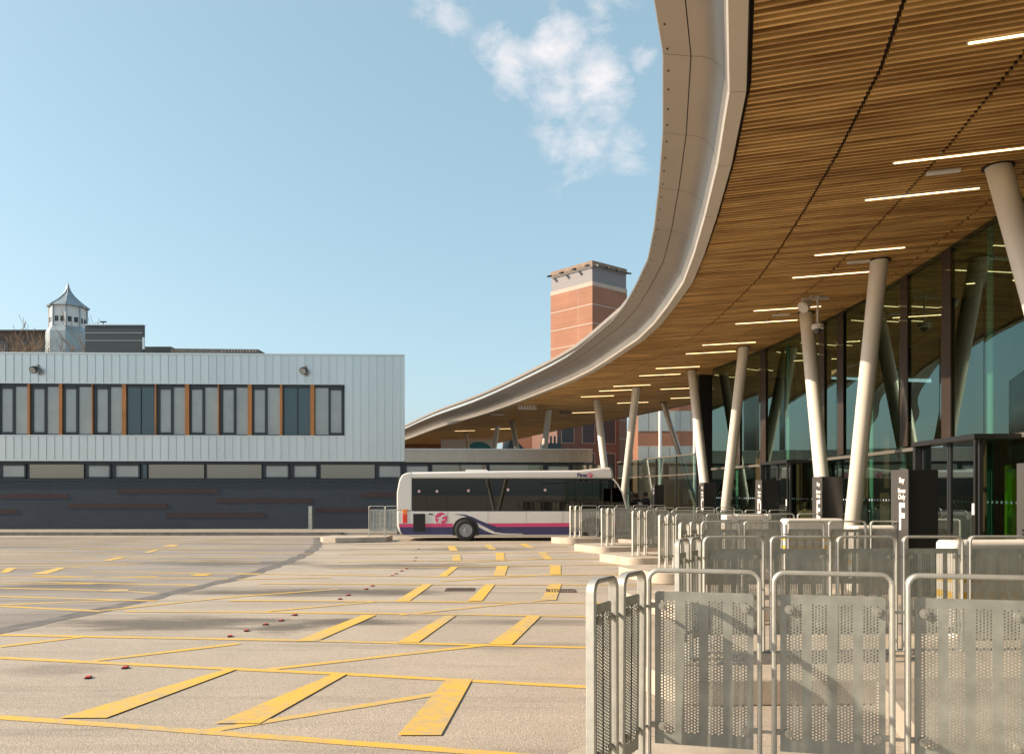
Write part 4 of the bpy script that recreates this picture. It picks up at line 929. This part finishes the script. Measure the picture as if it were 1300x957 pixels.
g = MB(); g.prism([(-.1, 5.2), (1.7, 5.2), (.4, 6.6)], -.1, 4.1, lambda x, y, z: (x, z, y)); g.build('roof', 'charcoal', t)
g = MB(); g.box(3.0, 4.6, 0, 1.2, 0, 6.0)
for k in range(5): g.box(3.05 + k * .32, 3.2 + k * .32, .1, .3, 6.0, 6.6)
g.build('chimney_stack', 'charcoal', t)
t = thing('hoarding', (-5.6, 62, 0), 0, 'white advertising hoarding with a blue arch panel under the far canopy', 'hoarding')
g = MB(); g.box(0, 4.4, 0, .15, 0, 6.0); g.build('board', 'hoard', t)
g = MB(); g.prism([(3.0 + 1.1 * math.cos(a), 4.9 + .9 * math.sin(a)) for a in [math.pi * k / 12 for k in range(13)]], -.01, -.004, lambda x, y, z: (x, z, y)); g.build('arch_print', 'teal_arch', t)
t = thing('red_shop_row', (-12, 70, 0), 0, 'row of low red and white shop fronts at the far end of the canopy', 'building')
g = MB(); g.box(0, 7.2, 0, 4, 0, 6.2); g.build('wall', 'brick_orange', t)
g = MB()
for k in range(5): g.box(.2 + k * 1.4, 1.2 + k * 1.4, -.05, -.001, 4.4, 5.7)
g.build('sign_board', 'hoard', t)

# ------------------------------------------------------------------ bus
BD = 29.8; bxp = lambda px: (px - 650) / 1000 * BD; bzp = lambda py: 1.78 + (627 - py) / 1000 * BD
X0 = bxp(503.5); bus = thing('city_bus', (X0, BD, -.08), 0, 'single deck white bus with magenta and navy skirt parked at the stand', 'bus')
lx = lambda px: bxp(px) - X0
# Solid shell with a rounded rim; the window band is cut out between rear panel, cove and waist
def prof_pts(lst): return [(lx(a), bzp(b)) for a, b in lst]
WB = 2.36
fz = lambda x, y, z: (x, z, y)
low_p = prof_pts([(506.5, 675), (504, 668), (503.6, 648), (795.5, 648), (797.5, 655), (798, 668), (796, 679), (762, 681), (640, 681), (522, 681), (512, 679)])
g = MB(); g.prism(low_p, 0, WB, fz); g.build('lower_body', 'bus_white', bus, bevel=.07, segs=4)
rear_p = prof_pts([(503.6, 648.2), (503.6, 625), (506.5, 610), (510, 603), (515, 600.4), (521.5, 599.2), (523.5, 599.2), (523.5, 648.2)])
g = MB(); g.prism(rear_p, 0.002, WB - .002, fz); g.build('rear_panel', 'bus_white', bus, bevel=.12, segs=5)
roof_p = prof_pts([(518, 608), (516, 601), (521, 599.2), (640, 597.4), (736, 596.8), (768, 593), (776.5, 593.5), (778.5, 600), (778.5, 608)])
g = MB(); g.prism(roof_p, 0.003, WB - .003, fz); g.build('roof', 'bus_white', bus, bevel=.09, segs=4)
g = MB(); g.box(lx(590), lx(618), .6, 1.6, bzp(598), bzp(595.3)); g.build('roof_hatch', 'white_plastic', bus, bevel=.02)
# interior
g = MB(); g.box(lx(524), lx(765), .75, WB - .06, bzp(649), bzp(647)); g.box(lx(524), lx(780), .2, WB - .2, bzp(609), bzp(608.2)); g.build('interior', 'bus_inside', bus)
for k in range(9):
    g = MB(); xx = lx(545 + k * 22); g.box(xx, xx + .1, .15, .95, bzp(648), bzp(634)); g.box(xx + .03, xx + .09, .15, .2, bzp(634), bzp(631)); g.build('seat', 'seat_cloth', bus, bevel=.03)
g = MB()
for px in (600, 660, 716, 752): g.tube([(lx(px), .9, bzp(648)), (lx(px), .9, bzp(608))], .018, 8)
g.build('grab_pole', 'safety_yellow', bus)
for yy in (-.004, WB - .004):
    edges = [523.5, 541, 568, 619.4, 667.8, 690, 714.5, 740, 765.5]
    for a, b in zip(edges, edges[1:]):
        g = MB(); g.box(lx(a) + .014, lx(b) - .014, yy, yy + .008, bzp(647.8), bzp(608.2)); g.build('side_window', 'bus_glass', bus)
    g = MB()
    for a in edges: g.box(lx(a) - .02, lx(a) + .02, yy + .001, yy + .05, bzp(648), bzp(608))
    g.box(lx(523.5), lx(778), yy + .0015, yy + .05, bzp(609.2), bzp(607.8)); g.box(lx(523.5), lx(765), yy + .0012, yy + .05, bzp(648.1), bzp(646.8))
    for a, b in ((568, 619.4), (619.4, 667.8), (667.8, 690)): g.box(lx(a), lx(b), yy + .0018, yy + .03, bzp(617.6), bzp(616.8))
    g.build('window_frame', 'black', bus)
    g = MB(); q = prof_pts([(766, 608.2), (778, 608.2), (783, 614), (789, 624), (795.5, 647.8), (766, 647.8)]); g.prism(q, yy, yy + .008, fz); g.build('cab_window', 'bus_glass', bus)
    g = MB(); q = [(lx(a), bzp(b)) for a, b in ((778, 607.5), (783.5, 614), (790, 625), (796, 648))]
    for (xa, za), (xb, zb2) in zip(q, q[1:]): g.bar((xa, yy + .004, za), (xb, yy + .004, zb2), .05, .05)
    g.build('screen_pillar', 'bus_white' if yy < 0 else 'bus_white', bus)
g = MB(); q = [(lx(a), bzp(b)) for a, b in ((778.6, 607.5), (784, 614), (790.4, 625), (796.4, 648))]
for (xa, za), (xb, zb2) in zip(q, q[1:]): g.add([(xa, .03, za), (xb, .03, zb2), (xb, WB - .03, zb2), (xa, WB - .03, za)], [(0, 1, 2, 3)])
g.build('windscreen', 'bus_glass', bus)
# livery sheets
z_ = -.003
def liv(nm, m, pts, y=-.003):
    g = MB(); q = prof_pts(pts); g.add([(x, y, z) for x, z in q], [tuple(range(len(q)))]); return g.build(nm, m, bus)
liv('navy_skirt', 'bus_navy', [(507.2, 669), (798, 668), (797, 678.5), (512, 678.5), (508.5, 675)])
liv('magenta_stripe', 'bus_pink', [(506.5, 664.6), (797.5, 663.2), (797.5, 668), (507, 669)], -.0035)
def curve_band(nm, m, top, bot, y): liv(nm, m, top + bot[::-1], y)
curve_band('white_swoosh', 'bus_white', [(575, 656), (590, 654), (605, 658), (612, 664), (619, 670), (628, 675), (640, 677), (664, 677.2)], [(575, 668.8), (590, 661), (598, 662), (606, 668), (616, 673.5), (626, 677.3), (640, 678.3), (664, 678)], -.006)
curve_band('navy_swoosh', 'bus_navy', [(578, 652.3), (590, 653), (600, 656), (608, 660), (618, 664), (630, 668.2)], [(578, 652.7), (588, 654.3), (597, 658), (604, 662.3), (612, 667), (630, 676)], -.009)
curve_band('navy_lower_swoosh', 'bus_navy', [(606, 669), (616, 674.5), (626, 678.1), (636, 678.5)], [(590, 669.2), (594, 678.4), (610, 678.5), (636, 678.5)], -.0085)
g = MB(); g.box(lx(524.6), lx(539.7), -.02, 0.02, bzp(674.3), bzp(652)); gr_ = g.build('engine_grille', 'black', bus)
g = MB()
for k in range(12): g.box(lx(525.4), lx(539), -.026, -.02, bzp(673.5) + k * .053, bzp(673.5) + k * .053 + .02)
g.build('louvre', 'tyre', gr_)
cx_, cz_ = lx(560.2), bzp(658)
g = MB(); g.lathe([(.23, 0), (.23, .004)], (cx_, -.008, cz_), 40, 'y'); lg = g.build('round_emblem', 'bus_pink', bus)
g = MB(); q = [(-.14, -.16), (-.09, -.19), (-.02, -.04), (.06, .06), (.19, .11), (.16, .165), (.04, .13), (-.04, .05), (-.16, .03), (-.17, -.01), (-.07, 0)]
g.add([(cx_ + a, -.010, cz_ + b) for a, b in q], [tuple(range(len(q)))]); g.add([(cx_ + a, -.0102, cz_ + b) for a, b in ((-.03, -.03), (.14, -.02), (.13, -.06), (-.05, -.07))], [(0, 1, 2, 3)]); g.add([(cx_ + a, -.0104, cz_ + b) for a, b in ((.0, -.05), (.04, -.05), (-.02, -.2), (-.07, -.19))], [(0, 1, 2, 3)]); g.build('emblem_mark', 'bus_white', lg)
mwb = lambda px, py: Matrix.Translation((lx(px), -.006, bzp(py))) @ Matrix(((1, 0, 0, 0), (0, 0, -1, 0), (0, 1, 0, 0), (0, 0, 0, 1)))
text_mesh('First', .20, 'name_lettering', 'bus_navy', bus, mwb(739, 605.3), .008, 1.05, .001)
g = MB(); g.lathe([(.095, 0), (.095, .003)], (lx(749.3), -.007, bzp(603)), 28, 'y'); lg2 = g.build('small_emblem', 'bus_pink', bus)
g = MB(); g.add([(lx(749.3) + a * .42, -.009, bzp(603) + b * .42) for a, b in q], [tuple(range(len(q)))]); g.build('emblem_mark', 'bus_white', lg2)
text_mesh('Hybrid low emission', .045, 'small_lettering', 'rim', bus, mwb(576, 657), 0, 1, .0005) if False else None
for px, py in ((532, 623.5), (554.7, 623.5), (594.7, 622.6), (645, 621.5), (692, 621.8)):
    g = MB(); g.lathe([(.05, 0), (.05, .003)], (lx(px), -.0085, bzp(py)), 16, 'y'); o = g.build('window_sticker', 'hoard', bus)
    g = MB(); g.lathe([(.028, 0), (.028, .002)], (lx(px) - .005, -.0115, bzp(py) + .01), 12, 'y'); g.build('sticker_dot', 'bus_pink', o)
for a, b, c, d in ((702, 712, 620, 628.5), (718.5, 731, 614, 629)):
    g = MB(); g.box(lx(a), lx(b), .012, .016, bzp(d), bzp(c)); g.build('window_notice', 'hoard', bus)
for a in (568, 619.4, 667.8, 714.5):
    g = MB(); g.box(lx(a) - .006, lx(a) + .006, -.0022, .002, bzp(663.5), bzp(648.5)); g.build('panel_joint', 'rim', bus)
g = MB(); g.box(lx(544), lx(549.5), -.012, .0, bzp(653.2), bzp(651.8)); g.build('flap_handle', 'black', bus)
# rear lights wrap the corner
g = MB(); g.box(lx(511), lx(517.2), -.012, .14, bzp(664), bzp(652.2)); g.build('tail_light', 'red_lens', bus, bevel=.02)
g = MB(); g.box(lx(511), lx(517.2), -.012, .14, bzp(652), bzp(646.2)); g.build('indicator_light', 'orange_lens', bus, bevel=.02)
g = MB(); g.box(-.02, .03, .35, WB - .35, bzp(618), bzp(606)); g.build('rear_window', 'black', bus)
g = MB(); g.box(-.03, .02, .3, WB - .3, bzp(679), bzp(671)); g.build('rear_bumper', 'bus_navy', bus, bevel=.02)
g = MB(); g.add([(lx(503.2), -.0, 0)] * 0, [])
rw = .41
for px, nm in ((591.3, 'rear'), (752, 'front')):
    for side in (0, 1):
        yy = -.05 if side == 0 else WB - .21
        c = (lx(px), 0, rw)
        wh = thing('wheel'); wh.parent = bus; wh.location = (lx(px), yy, rw)
        g = MB(); g.lathe([(.25, .0), (.34, -.005), (.39, .01), (rw, .04), (rw, .24), (.38, .27), (.25, .27), (.245, .1), (.25, .0)], (0, 0, 0), 40, 'y', False); g.build('tyre', 'tyre', wh, smooth=True)
        g = MB(); s1 = 1 if side == 0 else -1; y00 = .012 if side == 0 else .26
        g.lathe([(.25, y00), (.235, y00 + .01 * s1), (.20, y00 + .025 * s1), (.13, y00 + .025 * s1), (.115, y00 + .02 * s1), (.07, y00 - .01 * s1), (.03, y00 - .015 * s1)], (0, 0, 0), 32, 'y')
        for k in range(10): a = k * math.pi / 5; g.lathe([(.014, 0), (.014, .03)], (.165 * math.cos(a), y00 + .01 * s1, .165 * math.sin(a)), 6, 'y')
        g.build('rim', 'rim_metal', wh, smooth=True)
        g = MB(); pts = [(.50 * math.cos(a), .47 * math.sin(a)) for a in [math.pi * k / 20 for k in range(21)]] + [(-.50, -.22), (.50, -.22)]
        ya = -.0125 if side == 0 else WB + .0005
        g.prism([(lx(px) + x, rw + .03 + z) for x, z in pts], ya, ya + .01, fz); g.build('wheel_arch', 'black', bus)
g = MB(); g.box(lx(560), lx(578), .4, 1.2, .25, .45); g.box(lx(620), lx(700), .5, 1.5, .22, .4); g.build('underframe', 'black', bus)
g = MB(); g.bar((lx(796), .15, bzp(627)), (lx(803), -.05, bzp(624)), .03, .03); g.box(lx(801), lx(804), -.12, -.02, bzp(637), bzp(624)); g.build('wing_mirror', 'black', bus)

# ------------------------------------------------------------------ small ground things
studs = [(112, 860.6), (159, 848), (292, 808), (313, 801), (337, 793), (357, 788), (374, 781), (431.5, 760.6), (442, 755.6), (464.6, 748), (473, 744), (498, 731), (503, 728.5), (510, 725), (516, 722), (526.5, 712), (528, 708), (531, 697)]
proto = None
for i, (px, py) in enumerate(studs):
    p = GX(px, py); lab = 'small red rubber stud on the tarmac, %s in the curved line from the camera' % ORD[i]
    if proto is None:
        proto = thing('road_stud'); proto.scale = (.62, .62, .62); g = MB(); g.box(-.05, .05, -.07, .07, 0, .012); g.build('base', 'black', proto, bevel=.004); g = MB(); g.box(-.04, .04, -.055, .055, .012, .026); g.build('cap', 'stud_red', proto, bevel=.008); o = proto
    else: o = copy_tree(proto)
    o.location = (p.x, p.y, -.075); o.rotation_euler = (0, 0, random.uniform(-.4, .4)); tag(o, lab, 'road stud', 'red studs in a curve')
for px, py, d in ((584, 748.5, 'left'), (712, 750, 'right')):
    p = GX(px, py); t = thing('drain_cover', (p.x, p.y, -.08), 0, 'rusty rectangular drain cover in the tarmac, %s one of two' % d, 'drain cover', 'drain covers')
    g = MB(); g.box(-.27, .27, -.22, -.17, 0, .012); g.box(-.27, .27, .17, .22, 0, .012); g.box(-.27, -.23, -.17, .17, 0, .012); g.box(.23, .27, -.17, .17, 0, .012); g.build('rim', 'drain', t)
    g = MB()
    for k in range(9): g.box(-.22 + k * .05, -.195 + k * .05, -.17, .17, 0, .011)
    g.build('grate', 'drain', t)

# ------------------------------------------------------------------ people
def person(X, Y, z, H_, rz, label, top, legs, pose='stand', hairc='hair', prop=None):
    t = thing('person', (X, Y, z), rz, label, 'person'); s = H_ / 1.75
    J = {}; 
    if pose == 'sit':
        J = dict(pel=(0, 0, .50), sp=(0, .02, .72), ch=(0, .02, .98), nk=(0, 0, 1.12), hd=(0, -.04, 1.22), ht=(0, -.04, 1.34))
        kn = lambda q: (.10 * q, -.42, .50); ft = lambda q: (.10 * q, -.40, .08); toe = lambda q: (.10 * q, -.56, .04); hp = lambda q: (.10 * q, -.02, .50)
    else:
        J = dict(pel=(0, 0, .93), sp=(0, .01, 1.12), ch=(0, .01, 1.34), nk=(0, 0, 1.49), hd=(0, -.03, 1.58), ht=(0, -.03, 1.70))
        kn = lambda q: (.10 * q, -.02, .50); ft = lambda q: (.11 * q, .02, .08); toe = lambda q: (.12 * q, -.14, .035); hp = lambda q: (.10 * q, 0, .88)
    zc = J['ch'][2]
    V = [J['pel'], J['sp'], J['ch'], J['nk'], J['hd'], J['ht']]; Rr = [.145, .13, .155, .06, .088, .06]; Ed_ = [(0, 1), (1, 2), (2, 3), (3, 4), (4, 5)]
    for q in (-1, 1):
        o = len(V); V += [hp(q), kn(q), ft(q), toe(q)]; Rr += [.09, .062, .045, .04]; Ed_ += [(0, o), (o, o + 1), (o + 1, o + 2), (o + 2, o + 3)]
        o = len(V); V += [(.19 * q, 0, zc + .06), (.25 * q, -.03, zc - .22), (.13 * q, -.26, zc - .16), (.07 * q, -.33, zc - .12)]; Rr += [.06, .045, .036, .03]; Ed_ += [(2, o), (o, o + 1), (o + 1, o + 2), (o + 2, o + 3)]
        h0 = o + 3
        for k in range(4):
            o = len(V); bx_ = (.07 - .03 + k * .018) * q; V += [(bx_, -.37, zc - .10 + k * .004), (bx_, -.41, zc - .11)]; Rr += [.011, .009]; Ed_ += [(h0, o), (o, o + 1)]
        o = len(V); V += [(.03 * q, -.34, zc - .09), (.0 * q + .012 * q, -.36, zc - .07)]; Rr += [.012, .01]; Ed_ += [(h0, o), (o, o + 1)]
    me = bpy.data.meshes.new('b'); me.from_pydata([tuple(c * s for c in v) for v in V], Ed_, []); ob = bpy.data.objects.new('b', me); C.objects.link(ob)
    m = ob.modifiers.new('s', 'SKIN'); 
    for i, sv in enumerate(me.skin_vertices[0].data): sv.radius = (Rr[i] * s * (1.25 if i < 3 else 1), Rr[i] * s * (.8 if i < 3 else 1)); sv.use_root = (i == 0)
    m2 = ob.modifiers.new('u', 'SUBSURF'); m2.levels = 2; m2.render_levels = 2
    dg = bpy.context.evaluated_depsgraph_get(); b = bpy.data.meshes.new_from_object(ob.evaluated_get(dg)); bpy.data.objects.remove(ob)
    b.name = 'body'; b.materials.clear()
    mt = mat('coat', top, .8, var=.15); ml = mat('trousers', legs, .85)
    for x in (M['skin'], mt, ml, M['black']): b.materials.append(x)
    for p in b.polygons:
        c = p.center / s; p.use_smooth = True
        if c.z > zc + .125: k = 0
        elif c.y < -.29 and c.z > zc - .25: k = 0
        elif c.z > J['pel'][2] - (.02 if pose == 'sit' else .06) and c.y > -.3 and not (pose == 'sit' and c.y < -.14 and c.z < .62): k = 1
        elif c.z < .09: k = 3
        else: k = 2
        p.material_index = k
    bo = bpy.data.objects.new('body', b); C.objects.link(bo); bo.parent = t
    hz = J['hd'][2] * s; g = MB()
    o = []
    for (r_, h) in ((.092, -.06), (.104, .0), (.105, .05), (.09, .10), (.05, .135), (.01, .142)): o.append((r_ * s, h * s))
    g.lathe(o, (0, (J['hd'][1] + .028) * s, hz + .005), 18); g.build('hair', hairc, t, smooth=True)
    g = MB(); g.add([(0, (J['hd'][1] - .105) * s, hz - .01), (-.014, (J['hd'][1] - .08) * s, hz - .025), (.014, (J['hd'][1] - .08) * s, hz - .025), (0, (J['hd'][1] - .08) * s, hz + .025)], [(0, 1, 2), (0, 2, 3), (0, 3, 1)]); g.build('nose', 'skin', t)
    for q in (-1, 1):
        g = MB(); g.lathe([(.009, 0), (.009, .004)], (q * .03 * s, (J['hd'][1] - .087) * s, hz + .02), 8, 'y'); g.build('eye', 'black', t)
    return t
person(4.98, 31.7, KT, 1.63, R(15), 'person in a dark patterned jacket looking down at held papers beside the bus front', (.035, .03, .035), (.02, .02, .025))
pp = MB(); pp.box(-.08, .08, -.1, .1, 0, .01)
o = pp.build('held_papers', 'letter'); o.location = (5.1, 31.33, KT + 1.17); o.rotation_euler = (R(40), 0, R(15)); tag(o, 'folded pale papers held by the person beside the bus', 'papers')
person(5.42, 31.95, KT, 1.68, R(-60), 'person in dark clothes reaching out, half hidden behind the stand B totem', (.03, .025, .03), (.03, .03, .035))
person(8.4, 15.6, KT, 1.70, R(-40), 'person in a mustard coat inside the hall, seen through the stand F doorway', (.50, .28, .05), (.02, .02, .05))
bench = thing('hall_bench', (8.6, 23.0, KT), R(80), 'dark bench inside the glass hall under the seated person', 'bench')
g = MB(); g.box(-.9, .9, -.22, .22, .40, .45); g.build('seat', 'charcoal', bench, bevel=.01)
for q in (-.7, .7):
    g = MB(); g.box(q - .03, q + .03, -.2, .2, 0, .4); g.build('leg', 'bolt', bench)
person(8.6, 23.0, KT - .02, 1.75, R(-35), 'person in a tan jacket sitting inside the glass hall near stand E', (.30, .20, .12), (.04, .04, .06), 'sit')
